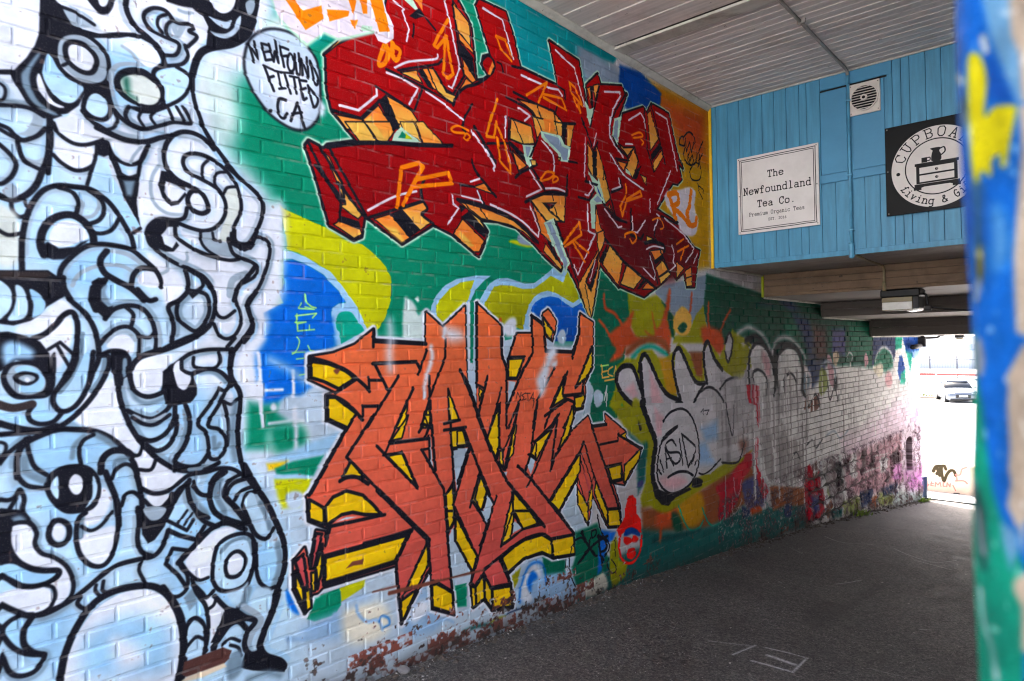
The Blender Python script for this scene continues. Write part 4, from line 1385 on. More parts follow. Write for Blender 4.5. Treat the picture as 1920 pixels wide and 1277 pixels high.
s K 28 685,810 730,720 930,250
s K 24 735,350 775,375 770,520
s K 36 770,360 930,200 990,100
s K 32 990,100 920,650
s K 30 920,640 970,490 1110,290
s K 28 700,490 780,545
s K 30 1250,365 1210,460 900,960
s K 24 1250,365 1350,700 1480,1040
s K 26 1480,1035 1605,1025
s K 30 1330,210 1600,1020 1622,1210
s K 32 1330,212 1480,190
s K 24 1410,392 1590,355 1598,280
s K 26 1590,290 1800,425
s K 28 1470,612 1622,580 1655,790
s K 34 1530,770 1635,738
s K 24 530,870 555,1100 640,1235 840,1190
s K 20 530,900 450,1290
s K 20 550,1130 530,1290
s K 16 1225,560 1310,870
s K 16 1190,720 1280,1000 1335,800
s K 16 1350,690 1310,870
s K 14 1230,480 1340,800
f sal 1235,600 1320,840 1300,860
T O5
o ye 26 730,-10 805,-10 800,90 750,185
o ye 28 820,30 1035,440 990,600 822,285
o ye 24 1285,325 1390,-10 1400,60 1370,265
o ye 36 1280,455 1400,350 1520,275 1690,225 1785,285 1785,450 1680,405 1500,470 1345,615
o ye 30 1790,275 1925,240 1925,435 1800,462
o ye 28 545,310 552,530 440,745 315,790
o ye 28 275,890 430,775 285,1105
o ye 34 585,730 650,710 790,805 805,1018 592,955
o ye 22 978,745 1018,755 1022,945 988,950
o ye 24 1025,750 1102,635 1108,862 1030,930
o ye 22 1115,650 1178,775 1180,960 1115,860
o ye 36 1185,765 1372,735 1388,945 1195,975
o ye 26 1405,-10 1560,-10 1650,115 1495,172
o ye 34 -10,315 360,215 222,495 -10,560
f pl 755,240 800,150 850,340 980,590 965,700 800,740 780,600
f pl 1390,200 1420,90 1480,160
f pl 1075,-10 1190,-10 1130,110
s K 50 250,-10 540,260
s K 32 550,260 575,620
s K 32 370,180 225,500
s K 38 -10,305 390,180
s K 34 230,510 282,1110
s K 28 540,290 290,860
s K 30 570,560 300,1070
s K 32 720,-10 782,750
s K 28 812,-10 820,285 990,605
s K 28 820,30 1040,445
s K 32 1185,-10 975,705 1015,745 1100,610 1180,765
s K 40 1180,760 1375,720
s K 26 1345,-10 1275,345 1500,170 1690,118
k K 32 1105,580 1300,420 1500,275 1690,220 1785,285
s K 28 1260,470 1355,690
s K 26 1780,285 1795,465
s K 36 590,690 790,795
s br@2 40 160,810 640,690
s br@2 22 640,690 1100,580 
s br@2 16 0,800 240,740
T F
o ye 40 1070,655 1700,485 1605,695 1070,860
o ye 24 850,760 910,890 925,1060 855,890
o ye 22 925,910 970,900 975,1035 935,1065
o ye 20 970,775 1002,770 1002,910 978,915
o ye 26 1055,560 1055,730 1020,895 1005,740
o sal 26 848,692 912,635 948,885 915,890
o sal 24 1008,480 1055,485 990,745 968,745
f br@1 1230,745 1280,690 1370,670 1360,710 1290,720
T O6
o ye 36 500,590 725,545 738,742 520,778
k K 18 960,350 1000,520 1070,620 1070,700 1030,760
k K 24 810,510 850,620 900,700
k K 22 740,600 800,575 840,620
K K 20 900,520 940,495 945,540 910,580
k K 24 890,580 880,660 920,740 960,760
s K 26 970,550 990,740 1020,800
k K 22 960,560 1010,570 1050,640 1030,700
s K 30 870,690 770,830
k K 14 720,640 690,720 680,880 720,1020 760,1080
k K 14 1070,780 1060,860 1110,930 1150,880 1100,790
s K 10 1135,575 1135,760
s K 14 650,800 640,880
'''
RIGHT = '''
T 0
f tl@8 1085,1075 1190,1030 1350,985 1460,950 1475,1030 1280,1085 1075,1150
c bluw@6 1000,1090 1060,1075 1085,1110 1010,1140
c cream@5 1085,1085 1120,1060 1140,1100 1100,1120
T O6
f Gd@5 740,520 960,430 1010,560 1000,700 1080,780 1040,900 920,990 760,1080 700,900 740,760
f Bl@5 1000,500 1140,520 1110,600 1060,640 1000,900 960,940 970,700
f Yk@4 1090,640 1150,570 1180,800 1260,830 1240,960 1110,1080 1080,900
k K 18 960,350 1000,520 1070,620 1070,700 1030,760
k K 24 810,510 850,620 900,700
k K 22 740,600 800,575 840,620
K K 20 900,520 940,495 945,540 910,580
k K 24 890,580 880,660 920,740 960,760
s K 26 970,550 990,740 1020,800
k K 22 960,560 1010,570 1050,640 1030,700
s K 30 870,690 770,830
k K 14 720,640 690,720 680,880 720,1020 760,1080
k K 14 1070,780 1060,860 1110,930 1150,880 1100,790
s K 12 1135,575 1135,760
T X1
f sil 320,1000 270,930 265,830 320,770 390,770 450,940 460,740 500,680 540,740 640,960 780,1050 750,820 760,640 790,610 840,720 940,900 1010,900 1010,620 1040,570 1100,720 1180,800 1320,900 1500,700 1380,600 1420,560 1520,590 1600,760 1640,640 1720,590 1820,640 1900,900 1900,1300 560,1300 480,1200
f pk@9 540,800 620,960 660,1100 640,1290 560,1200
f pk@8 330,960 400,900 440,1000 400,1040
c sil 1190,560 1220,480 1250,540 1240,640 1212,715 1188,640
k wl@7 60 1340,560 1400,480 1470,480 1560,560 1600,640
k wl@7 60 1600,600 1680,530 1760,530 1860,640 1880,760
k K@7 60 1380,550 1440,530 1510,560 1570,640 1600,740
k K@4 46 1610,740 1640,620 1720,575 1800,610 1850,720 1845,960
c wl@5 1420,620 1490,590 1560,660 1600,780 1560,900 1480,860
c wl@6 1650,660 1720,610 1790,650 1820,760 1800,900 1680,900
k K@1.5 46 460,1290 430,1130 330,1030 265,930 262,830 310,765 390,765 440,880 470,980
s K@1.5 56 460,740 480,1000 510,1200 560,1290
k K@1.5 44 450,800 465,700 500,660 545,730 620,900 690,1000 780,1045
k K@1.5 40 800,1040 750,830 740,680 790,605 845,710 930,890 1010,905
f K@1.5 740,1090 800,1030 850,1110 760,1130
s K@1.5 30 1010,905 960,990 890,1130
k K@1.5 42 1030,900 1005,740 1005,610 1040,555 1090,690 1160,790
k K@1.5 22 660,1240 700,1170 780,1120 860,1130 920,1200 950,1290
k K@1.5 22 960,990 1040,940 1110,970 1170,1060 1200,1180 1220,1290
k K@1.5 20 1140,960 1200,880 1290,860 1310,940
k K@2 26 1190,560 1220,475 1250,540 1240,640 1210,725 1186,640
k Yk@3 30 1290,560 1330,540 1400,580 1400,760
k gy@6 40 1440,860 1540,820 1600,880
f cr@1 1370,930 1400,915 1478,930 1472,1060 1480,1180 1470,1290 1455,1180 1450,1070 1400,1050
f K@10 1620,760 1650,800 1640,900 1600,880
k K@3 34 1410,900 1420,820 1480,790 1540,840 1560,960
k K@3 30 1380,900 1400,1060 1385,1290
k K@4 30 1600,860 1640,940 1620,1100 1640,1290
k K@3 26 1290,940 1270,1080 1260,1290
T X2
k Yk@5 110 420,0 560,320 540,560 570,800 690,860 860,740 1000,650 1200,540 1330,430
f sil 500,-20 1600,-20 1500,300 1400,380 1300,480 1160,490 1060,590 940,600 870,690 750,770 640,720 590,520 620,320 560,200
f pk@8 580,20 660,100 640,250 600,260
f bluw@12 980,200 1120,130 1120,280 960,330 960,500 1100,500 1060,420
c br@14 1330,160 1380,240 1350,400 1300,300
k K@1.5 66 470,-20 530,150 590,320 570,480 570,640 630,790
f K@1.5 560,640 620,720 740,770 880,700 900,720 760,790 700,860 640,850 580,780
c K@2 900,680 930,620 990,640 980,690 920,705
c sil 650,170 720,60 820,30 900,100 950,250 962,430 930,600 850,700 730,755 630,700 605,520 640,310
c pk@9 640,620 800,610 860,660 740,720 660,690
K K@1 20 640,310 720,220 780,180
k K 22 780,180 700,230 640,320 605,500 620,660 720,755 850,705 930,600 965,430 950,250 900,100 820,30 720,60 655,140
k K 18 1160,490 1300,480 1350,300
k K 16 960,580 1000,590 1060,550 1150,460
k K 16 1190,-20 1210,100 1250,260 1260,0
s K 18 690,535 670,360 745,515
s K 14 680,460 725,450
k K 20 765,345 730,295 680,330 700,400 790,405 800,470 760,500 730,470
s K 18 795,290 825,510
s K 20 815,245 870,530
k K 20 820,250 900,320 935,370 900,470 870,525
k K 24 700,615 780,570 860,570 910,600
s K 18 615,550 640,590
s K 16 630,470 660,570
s K 16 920,440 900,500
s K 16 945,470 925,510
s K@1 8 980,60 1000,30 1000,80
s K@1 8 1010,45 1050,40 1030,80
f stn@16 1490,120 1600,100 1610,600 1560,640 1500,560
f stn@18 1640,300 1830,280 1850,600 1760,660 1640,640
f brd@8 1510,400 1590,380 1590,620 1540,630
f brd@10 1740,250 1830,260 1840,600 1790,620
k fw@3 40 1480,200 1490,500 1540,640 1600,640 1620,200
k fw@3 40 1620,300 1640,600 1700,690 1800,680 1870,560
f cr@2 1430,280 1470,260 1460,520 1560,740 1510,800 1470,620 1420,360
k cr@1 36 1470,-20 1490,100 1460,180
f rust@5 1570,700 1700,720 1840,720 1860,860 1760,960 1600,960
f tl@6 1530,880 1700,900 1880,860 1880,1040 1500,1130
c navy@3 1690,880 1760,860 1760,950 1700,960
k wl@2 20 1680,720 1760,760 1800,740 1850,680
f cr@3 1860,680 1920,520 1990,560 1990,960 1880,1000
T O6
f fred@1.5 1270,160 1310,150 1345,190 1350,330 1395,400 1400,520 1360,540 1290,500 1230,520 1170,560 1155,500 1190,440 1230,380 1240,260
c Bd@2 1220,550 1250,490 1310,475 1370,510 1380,560 1310,540 1260,560
c fred@1.5 1220,620 1230,570 1290,580 1300,620 1260,650
c fred@1.5 1300,590 1330,550 1370,590 1350,620 1310,620
k fred@1.5 30 1190,540 1175,680 1200,780 1260,830 1330,810 1390,700 1400,560
c fred@1.5 1255,740 1270,690 1330,680 1345,740 1310,790 1260,780
T W1
f Gk@5 -20,-60 850,40 1370,100 1370,620 1000,560 700,560 -20,220
f Gd@8 480,80 640,60 660,260 500,260
f navy@14 560,40 720,100 860,460 740,560 680,300
f pur@8 960,200 1090,200 1090,460 960,450
f Gd@10 1120,130 1360,150 1340,480 1140,480
f brd@16 760,140 900,180 920,520 800,560
f navy@10 700,520 900,500 880,640 760,780 740,640
f navy@4 1370,270 1600,270 1590,480 1560,560 1360,560
f Gt@4 1590,270 1660,270 1650,400 1590,400
f Bd@4 1660,270 1900,270 1860,560 1700,420
c Gd@4 1380,540 1420,430 1480,385 1550,450 1580,600 1540,720 1440,680
k fw@5 26 1390,520 1420,430 1480,380 1550,440 1575,560
f fw@9 980,620 1100,560 1240,560 1360,580 1500,620 1580,560 1620,800 1900,600 1960,1300 -20,1300 400,960 760,860
f sil@14 -20,660 600,560 700,760 640,1000 -20,1300
k wl@8 40 20,240 120,180 220,220 300,300 340,400
k wl@8 40 370,420 400,320 480,280 580,320 680,460 690,600
k K@4 54 100,310 190,270 260,320 330,440 370,560 400,700 390,800
k K@4 50 430,780 400,640 390,420 460,350 560,360 640,450 665,640 655,780 690,860
c fw@10 430,480 480,400 560,400 620,480 640,700 600,800 440,780
c pk@10 190,440 260,440 330,540 320,700 200,640
c gb@6 660,680 700,640 740,700 720,800 670,860
k wl@4 24 690,580 750,680 740,790 660,880
f cr@1 105,760 130,745 235,765 230,920 245,1050 225,1180 205,1100 210,960 130,930
c stp@3 910,480 940,460 970,560 980,760 940,740
c tan@3 970,440 1010,420 1030,480 1000,560 975,540
c mos@4 840,600 870,590 900,640 920,760 860,860 830,800
c stp@3 1280,480 1300,430 1320,500 1305,570 1285,560
c cream@5 1370,590 1450,530 1470,620 1430,680
c pk@6 1490,680 1520,615 1560,680 1550,760 1500,760
k wl@3 20 1110,480 1130,430 1165,460 1160,510
c K@4 980,700 1010,680 1010,780 980,800
f fw@3 1575,640 1580,480 1620,390 1680,390 1710,460 1730,640 1720,860 1580,860
f Bd@4 1615,620 1630,470 1660,460 1685,600 1670,700 1635,700
f Gt@5 1650,640 1690,600 1690,740 1640,740
f Gt@8 1700,420 1760,440 1740,640 1730,560
f bluw@4 1760,420 1900,380 1900,560 1790,560
c fw@6 1740,640 1780,500 1860,470 1900,700 1760,820
f br@1 685,1000 690,900 720,865 725,960 790,870 830,840 845,960 800,1010 740,1030 745,980 710,1000
k wl@1 18 670,900 720,860 740,920 810,840 850,960
f fp@24 1500,960 1900,820 1960,1300 1200,1300
f fm@24 1760,1100 1960,900 1960,1300 1800,1300
T W2
f fw@16 420,0 1300,-40 1300,330 1040,420 680,420
f fp@20 1040,200 1600,20 1960,-20 1960,900 1500,600 1100,560
f fm@18 1660,560 1900,480 1960,860 1720,760
f hz@10 1560,760 1900,740 1940,880 1500,920
f stn@14 250,80 360,200 380,640 290,640
f stn@16 400,200 520,120 520,660 400,640
f stn@14 540,260 660,220 650,620 560,640
k fw@4 26 270,420 300,600 340,650 390,600 380,260
k fw@4 26 510,200 520,640 600,650 660,600 680,440
k wl@2 30 390,660 440,640 500,760 620,690 680,640
f cr@2 690,520 740,480 730,760 690,800
f brd@3 750,500 800,450 800,600 760,680
f cr@4 690,780 860,720 880,960 700,1080
f pur@5 740,800 830,780 820,940 760,1000
f mos@5 900,600 960,600 960,840 900,780
c K@3 970,470 1030,460 1050,540 1000,600 950,540
f stn@8 820,500 960,440 1040,620 1080,860 960,900 880,640
f rust@4 350,700 680,720 680,830 500,900 470,1040 370,960
f tl@5 300,860 350,960 480,900 690,900 690,1100 460,1140 300,1160
c navy@3 490,890 550,880 550,1000 490,1000
f stp@8 1060,430 1640,170 1660,640 1400,760 1240,800 1100,760
f stk@4 1245,340 1290,330 1290,560 1250,560
f stk@4 1325,400 1385,380 1380,520 1330,530
f stk@3 1400,290 1415,285 1415,380 1398,380
f stk@5 1060,430 1110,420 1120,560 1080,560
c stk@3 1490,600 1520,590 1515,660 1490,660
c stk@4 1540,380 1620,330 1630,460 1560,480
c fm@6 1560,520 1640,480 1640,640 1570,640
c fw@4 1130,420 1190,390 1200,600 1140,600
c fw@4 1430,430 1500,400 1500,540 1440,560
c K@5 990,600 1040,580 1060,700 1000,720
s fw@2 16 760,560 940,490
s fw@2 12 1010,440 1190,370
s fw@2 12 1250,570 1420,510
s fw@2 10 1380,400 1510,370
f rust@3 890,900 940,830 950,980 900,1020
f tl@5 950,940 1050,920 1040,1000 960,1020
f mos@6 1060,860 1230,800 1230,960 1060,980
f navy@6 1230,760 1360,720 1340,860 1240,920
f rust@4 1340,820 1400,780 1400,910 1340,920
f mos@6 1410,770 1560,700 1560,880 1420,900
f navy@6 1440,730 1600,660 1600,760 1480,800
T X1
c fw@5 1400,640 1450,575 1530,610 1590,760 1600,960 1480,980 1420,820
c fw@5 1650,680 1720,605 1800,650 1830,800 1820,980 1680,980
c pk@8 1500,640 1560,700 1580,840 1530,820
k K@2.5 36 1400,1010 1385,800 1400,650 1450,562 1530,600 1590,740 1612,880 1605,1010
k K@2.5 36 1645,1000 1628,800 1642,660 1720,587 1800,630 1845,760 1850,970 1885,1030
k K@2 24 1440,920 1420,830 1470,790 1540,860 1545,1000
k K@2 22 1700,1000 1690,880 1740,820 1790,880 1800,1000
f cr@1 1370,930 1400,915 1478,930 1472,1060 1480,1180 1470,1290 1455,1180 1450,1070 1400,1050
k fw@2 14 1560,980 1562,1130 1560,1240
k fw@2 16 1660,1000 1664,1200
k fw@2 14 1740,990 1742,1160
k fw@2 12 1830,1000 1832,1180
k K@2 18 1880,1020 1900,1100 1960,1000 2000,1120
k K@2 16 2060,900 2080,1050 2120,940 2150,1060
k gy@4 26 2000,760 2060,720 2120,780 2130,880
T W2
k K@2 14 700,300 760,240 800,320 860,230
k gy@3 16 900,200 980,150 1040,220 1120,140
k K@2 12 560,420 600,360 640,430
T O5
k Bl@4 16 60,1090 90,1040 150,1060 160,1120 110,1150
k bluw@4 26 420,1150 500,1060 580,1080 600,1160
k bluw@4 26 640,1120 720,1070 800,1100
k Bl@4 18 1460,900 1470,760 1540,560 1640,500 1710,560 1720,720
k navy@3 16 1300,1110 1340,1020 1420,980 1500,960
k Yk@4 24 1180,1100 1260,1060 1330,1050
k tl@5 34 900,1200 1040,1140 1180,1130
T O6
k K@.8 34 800,520 860,640 930,740
k K@.8 30 1060,560 930,640 770,830
k K@.8 28 970,560 985,700 1010,860
k K@.8 26 960,560 1040,600 1050,680 1000,720
'''
BR_L, BR_H = .225, .075
def wear(near, far):
    gz = np.interp
    for n, cv in enumerate((near, far)):
        Y = (np.arange(cv.nx)+.5)/cv.dy+cv.y0; Z = (np.arange(cv.ny)+.5)/cv.dz+cv.z0
        gr = np.interp(Y, [-60, 0, 2.3, 4.28, 5.77, 8.92, 11.29, 13.89, 14.75, 17], [-.05, -.10, -.19, -.28, -.40, -.67, -.95, -1.26, -1.36, -1.62])
        H = Z[:, None]-gr[None]
        k = np.floor(Z/BR_H).astype(int); off = (k % 2)*.5
        b = np.floor(Y[None]/BR_L+off[:, None]).astype(int)
        rg = np.random.default_rng(5+n); tab = rg.random((256, 256)).astype(np.float32)
        per = tab[(k[:, None]*37+11) % 256, (b*91+k[:, None]*17) % 256]
        w, h = cv.y1-cv.y0, cv.z1-cv.z0
        big = vnoise(cv.ny, cv.nx, h*.9, w*.9, 11+n, 4)
        mid = vnoise(cv.ny, cv.nx, h*9, w*6, 21+n, 4)
        fin = vnoise(cv.ny, cv.nx, h*45, w*40, 31+n, 3)
        amp = .05 if n == 0 else .10
        m = 1+amp*(per-.5)*1.6+.16*(big-.5)+.14*(mid-.5)+.10*(fin-.5)
        cv.a *= m[..., None]
        if n == 1:
            r_ = np.random.default_rng(12)
            for _ in range(80):      # runs of paint on the old white stretch
                y = 7.35+abs(r_.normal(0, 1.7)); z = r_.uniform(.35, 1.35); L = min(r_.uniform(.15, .8), z-.02+.25*r_.random())
                c_ = [(244, 243, 244), (236, 234, 236), (150, 146, 148), (244, 243, 244), (176, 170, 172)][r_.integers(0, 5)]
                cv.stroke(np.array([(y, z), (y+r_.normal(0, .006), z-L)]), r_.uniform(.012, .05), np.array(c_, np.float32), .02)
        if n == 1:      # grime and grime on the old white paint
            st = vnoise(cv.ny, cv.nx, h*1.2, w*22, 77, 3); sp = vnoise(cv.ny, cv.nx, h*14, w*8, 78, 3)
            g = np.clip((st-.47)*3.2, 0, 1)*np.clip((sp-.28)*2.6, 0, 1)*np.clip((9.8+1.5*np.sin(Z[:, None]*3)+Z[:, None]*.4-Y[None])*.5+.62, .12, 1)
            g *= np.clip((1.75-Z)/.6, .25, 1)[:, None]
            br_ = np.clip((cv.a.mean(-1)-95)/80, 0, 1)
            cv.a += (np.array([88, 82, 82], np.float32)-cv.a)*(g*br_*.5)[..., None]
            dark = np.clip((per-.72)*4, 0, 1)*br_*np.clip((10.8-Y)/2.6, 0.05, 1)[None]*.28
            cv.a += (np.array([70, 64, 66], np.float32)-cv.a)*dark[..., None]
            rough = np.clip((fin*.5+mid*.5-.46)*7, 0, 1)*np.clip((.14-Z)/.10, 0, 1)[:, None]
            cv.a += (np.array([70, 46, 56], np.float32)-cv.a)*(rough*.78)[..., None]
            spk = np.clip((fin-.62)*9, 0, 1)*np.clip((.10-Z)/.10, 0, 1)[:, None]
            cv.a += (np.array([222, 214, 214], np.float32)-cv.a)*(spk*.55)[..., None]
        # paint knocked off low down: bare brick, brown and red
        zone = np.clip((.40-H)/.30, 0, 1)*np.clip((Y-1.5)/.7, 0, 1)[None]*np.clip((6.6-Y)/2.6, .0, 1)[None]
        if n == 1: zone = np.clip((.22-H)/.2, 0, 1)*.7
        v = mid*.36+fin*.50+per*.30+zone*.42
        mask = np.clip((v-.93)*12, 0, 1)*(zone > .02)
        bc = np.array([112, 62, 54], np.float32)*(.6+.6*per[..., None])+np.array([18, 10, 8], np.float32)*(fin[..., None]-.5)*3
        cv.a += (bc-cv.a)*mask[..., None]
        v2 = fin*.6+mid*.4+zone*.16
        chips = np.clip((v2-.705)*16, 0, 1)*np.clip(zone*2.5, 0, 1)
        cv.a += (np.array([62, 54, 52], np.float32)-cv.a)*chips[..., None]*.85
        fl = np.clip((vnoise(cv.ny, cv.nx, h*30, w*24, 51+n, 2)-.60)*12, 0, 1)*mask
        cv.a += (np.array([186, 206, 222], np.float32)-cv.a)*(fl*.8)[..., None]
        # small chips anywhere
        sc = np.clip((fin*.75+mid*.25-.735)*22, 0, 1)*(mid > .5)
        cv.a += (np.array([120, 92, 84], np.float32)-cv.a)*(sc*.5)[..., None]
        # splash-back dirt along the foot of the wall
        d = np.clip((.16+.14*(mid-.5)-H)/.16, 0, 1)*(.45+.5*fin)
        cv.a += (np.array([58, 54, 52], np.float32)-cv.a)*(d*.8)[..., None]
        np.clip(cv.a, 4, 246, out=cv.a)
# ----------------------------------------------------------------- the painted wall
near = Canvas(-1.2, 6.9, -.6, 4.7, 300, 300); far = Canvas(6.4, 15.2, -1.75, 2.9, 130, 170)
mapper = lambda px: np.array([wall_pt(x, y) for x, y in px])
def scale_at(px):
    x, y = px.mean(0); a = np.array(wall_pt(x, y)); b = np.array(wall_pt(x, y+4)); return float(np.linalg.norm(a-b))/4
for T_ in (PAINT, DOODLE, LETTERS, RIGHT): run_paint(T_, [near, far], COL, TILES, mapper, scale_at, T_ is DOODLE)
# the doodle runs on along the wall to the left of the frame
i0 = int((.62-near.y0)*near.dy)
near.a[:, :i0] = near.a[:, i0:2*i0][:, ::-1]
wear(near, far)
IM_NEAR, IM_FAR = canvas_image('wall_paint_near', near), canvas_image('wall_paint_far', far)

def wall_material(name, mortar):
    n = NT(name); sep = n.n('ShaderNodeSeparateXYZ'); n.l(n.pos(), sep.inputs[0])
    tex = []
    for cv, im in ((near, IM_NEAR), (far, IM_FAR)):
        u = n.math('DIVIDE', n.math('SUBTRACT', sep.outputs[1], cv.y0), cv.y1-cv.y0)
        v = n.math('DIVIDE', n.math('SUBTRACT', sep.outputs[2], cv.z0), cv.z1-cv.z0)
        cb = n.n('ShaderNodeCombineXYZ'); n.l(u, cb.inputs[0]); n.l(v, cb.inputs[1])
        t = n.n('ShaderNodeTexImage', image=im, interpolation='Cubic', extension='EXTEND'); n.l(cb.outputs[0], t.inputs[0]); tex.append(t.outputs[0])
    col = n.mix(n.math('GREATER_THAN', sep.outputs[1], 6.5), tex[0], tex[1])
    fine = n.noise(140, 3, .6)
    if mortar:
        patch = n.noise(5, 4, .6)
        pale = n.mix(n.math('MULTIPLY', n.ramp(patch, [(.50, (0, 0, 0)), (.66, (1, 1, 1))]), .16), col, (.62, .58, .58))
        # in the old stretch nobody got paint into the joints
        fr = n.math('MULTIPLY', n.math('SUBTRACT', sep.outputs[1], 7.2), .45, True)
        lo = n.math('SUBTRACT', 1.0, n.math('MULTIPLY', n.math('SUBTRACT', sep.outputs[1], 10.2), .22, True))
        f2 = n.math('MULTIPLY', n.math('MULTIPLY', fr, lo), .86)
        col = n.mix(f2, pale, (.035, .032, .033))
    else:
        col = n.mix(n.math('MULTIPLY', n.ramp(fine, [(.55, (0, 0, 0)), (.75, (1, 1, 1))]), .10), col, (.3, .28, .27))
    bh = n.math('ADD', n.math('MULTIPLY', n.noise(26, 5, .65), 1.0), n.math('MULTIPLY', fine, .35))
    n.bump(bh, .42, .005)
    ro = n.ramp(n.noise(14, 3), [(.3, (.58,)*3), (.7, (.8,)*3)])
    return n.done(col, ro, 0, .08)
M_BRICK, M_MORTAR = wall_material('painted_brick', False), wall_material('painted_mortar', True)

rng = random.Random(7)
wall = empty('brick_wall', (0, 7, ground(7)))
tag(wall, 'long brick wall covered in graffiti lettering and a black and white doodle', 'wall')
WO = Vector(wall.location)
def brick_geo(L, H, seed):
    """front with worn, slightly uneven arrises; x is out of the wall"""
    r = random.Random(seed); e = .0055; V = []; Fs = []
    j = lambda a: r.uniform(-a, a)
    def ringp(iy, iz, x, jy, nx=3):
        P = []
        ys = [-L/2+iy, -L/6, L/6, L/2-iy]
        for k in range(4): P.append((x+j(.0008), ys[k]+(j(jy) if k in (0, 3) else 0), -H/2+iz+j(jy)))
        for k in (3, 2, 1, 0): P.append((x+j(.0008), ys[k]+(j(jy) if k in (0, 3) else 0), H/2-iz+j(jy)))
        return P
    V = ringp(0, 0, -.012, .0006)+ringp(.0006, .0006, -.0034, .0010)+ringp(e, e, .0, .0016)
    for q in (0, 8):
        for k in range(8): Fs.append((q+k, q+(k+1) % 8, q+8+(k+1) % 8, q+8+k))
    Fs += [(16, 17, 22, 23), (17, 18, 21, 22), (18, 19, 20, 21)]
    return V, Fs
JT = .010
VAR = {}
def brick_mesh(cut, k):
    key = (cut, k)
    if key not in VAR:
        V, Fs = brick_geo(BR_L*cut-JT, BR_H-JT, k*31+int(cut*100))
        me = bpy.data.meshes.new('brick'); me.from_pydata(V, [], Fs); me.update(); me.materials.append(M_BRICK); VAR[key] = me
    return VAR[key]
def project(p):
    d = np.array(p)-CAM; z = d@FW
    return CX+FPX*(d@RT)/z, CY-FPX*(d@UP)/z, z
STONE_TOP = .09
SLOT = (13.86, 14.30, -.69, -.08)
cells = []
for k in range(int(-.6/BR_H)-2, int(4.75/BR_H)):
    z = (k+.5)*BR_H; off = (k % 2)*.5
    for b in range(int(-2.0/BR_L), int(END/BR_L)+2):
        y = (b-off+.5)*BR_L
        if y < -1.9 or y > END-.06: continue
        gz = ground(y)
        if z < gz-.12: continue
        if y > 6.6 and z > 2.6 and y < END and z > 2.6: continue
        low = STONE_TOP if y > 9.0 else -9
        if z < low: continue
        cells.append((y, z, k, b))
def vis_size(c):
    x, yv, d = project((0, c[0], c[1]))
    if d < .2 or not (-20 < x < 1940 and -12 < yv < 1290): return 0
    w = abs(project((0, c[0]+.1, c[1]))[0]-project((0, c[0]-.1, c[1]))[0])
    return w/d
cells.sort(key=vis_size, reverse=True)
BV, BF = [], []
VARV = [brick_geo(BR_L-JT, BR_H-JT, v*31+100) for v in range(8)]
for i, (y, z, k, b) in enumerate(cells):
    r = random.Random(k*1009+b)
    x = r.gauss(0, .0011); tilt = r.gauss(0, .004); v = r.randrange(8)
    if y > 7: x = r.gauss(0, .003)
    if i < 298:
        o = bpy.data.objects.new('brick', brick_mesh(1.0, v)); o.location = Vector((x, y, z))-WO; o.rotation_euler = (0, 0, tilt); link(o, wall)
    else:
        V, Fs = VARV[v]
        n0 = len(BV); BV += [(a+x+tilt*bb, bb+y-WO.y, c+z-WO.z) for a, bb, c in V]; BF += [tuple(q+n0 for q in f) for f in Fs]
tag(mesh_obj('brick_courses', [(a-WO.x, b_, c) for a, b_, c in BV], BF, M_BRICK, wall), kind='stuff')
mb = MB()
XB, XF, XN = -.32, -.0085, -.0055
mb.box(XB, XN, -1.95, 7.0, -2.2, 4.75); mb.box(XB, XF, 7.0, SLOT[0], -2.2, 4.75); mb.box(XB, XF, SLOT[1], END, -2.2, 4.75)
mb.box(XB, XF, SLOT[0], SLOT[1], -2.2, SLOT[2]); mb.box(XB, XF, SLOT[0], SLOT[1], SLOT[3], 4.75)
mb.box(XB, XB+.04, SLOT[0]+.001, SLOT[1]-.001, SLOT[2]+.001, SLOT[3]-.001)
mb.obj('mortar_bed', M_MORTAR, wall, loc=-WO)
# arched head and sill of the little slot window, and a dark panel standing for the shade inside
m_dark = simple('recess_shade', (46, 22, 26), .7)
mb = MB(); mb.box(-.16, -.13, SLOT[0]+.002, SLOT[1]-.002, SLOT[2]+.002, SLOT[3]-.002); mb.obj('recess_shade_panel', m_dark, wall, loc=-WO)
mb = MB(); mb.box(-.10, .02, SLOT[0]-.05, SLOT[1]+.05, SLOT[2]-.06, SLOT[2]-.002, .008); mb.obj('window_sill', M_BRICK, wall, loc=-WO)
mb = MB(); mb.prism([(SLOT[0], SLOT[3]-.002), (SLOT[0], SLOT[3]-.07), (SLOT[0]+.07, SLOT[3]-.025), (SLOT[0]+.22, SLOT[3]-.006), (SLOT[1]-.07, SLOT[3]-.025), (SLOT[1], SLOT[3]-.07), (SLOT[1], SLOT[3]-.002)], 0, -.10, -.004)
mb.obj('window_arch', M_BRICK, wall, loc=-WO)
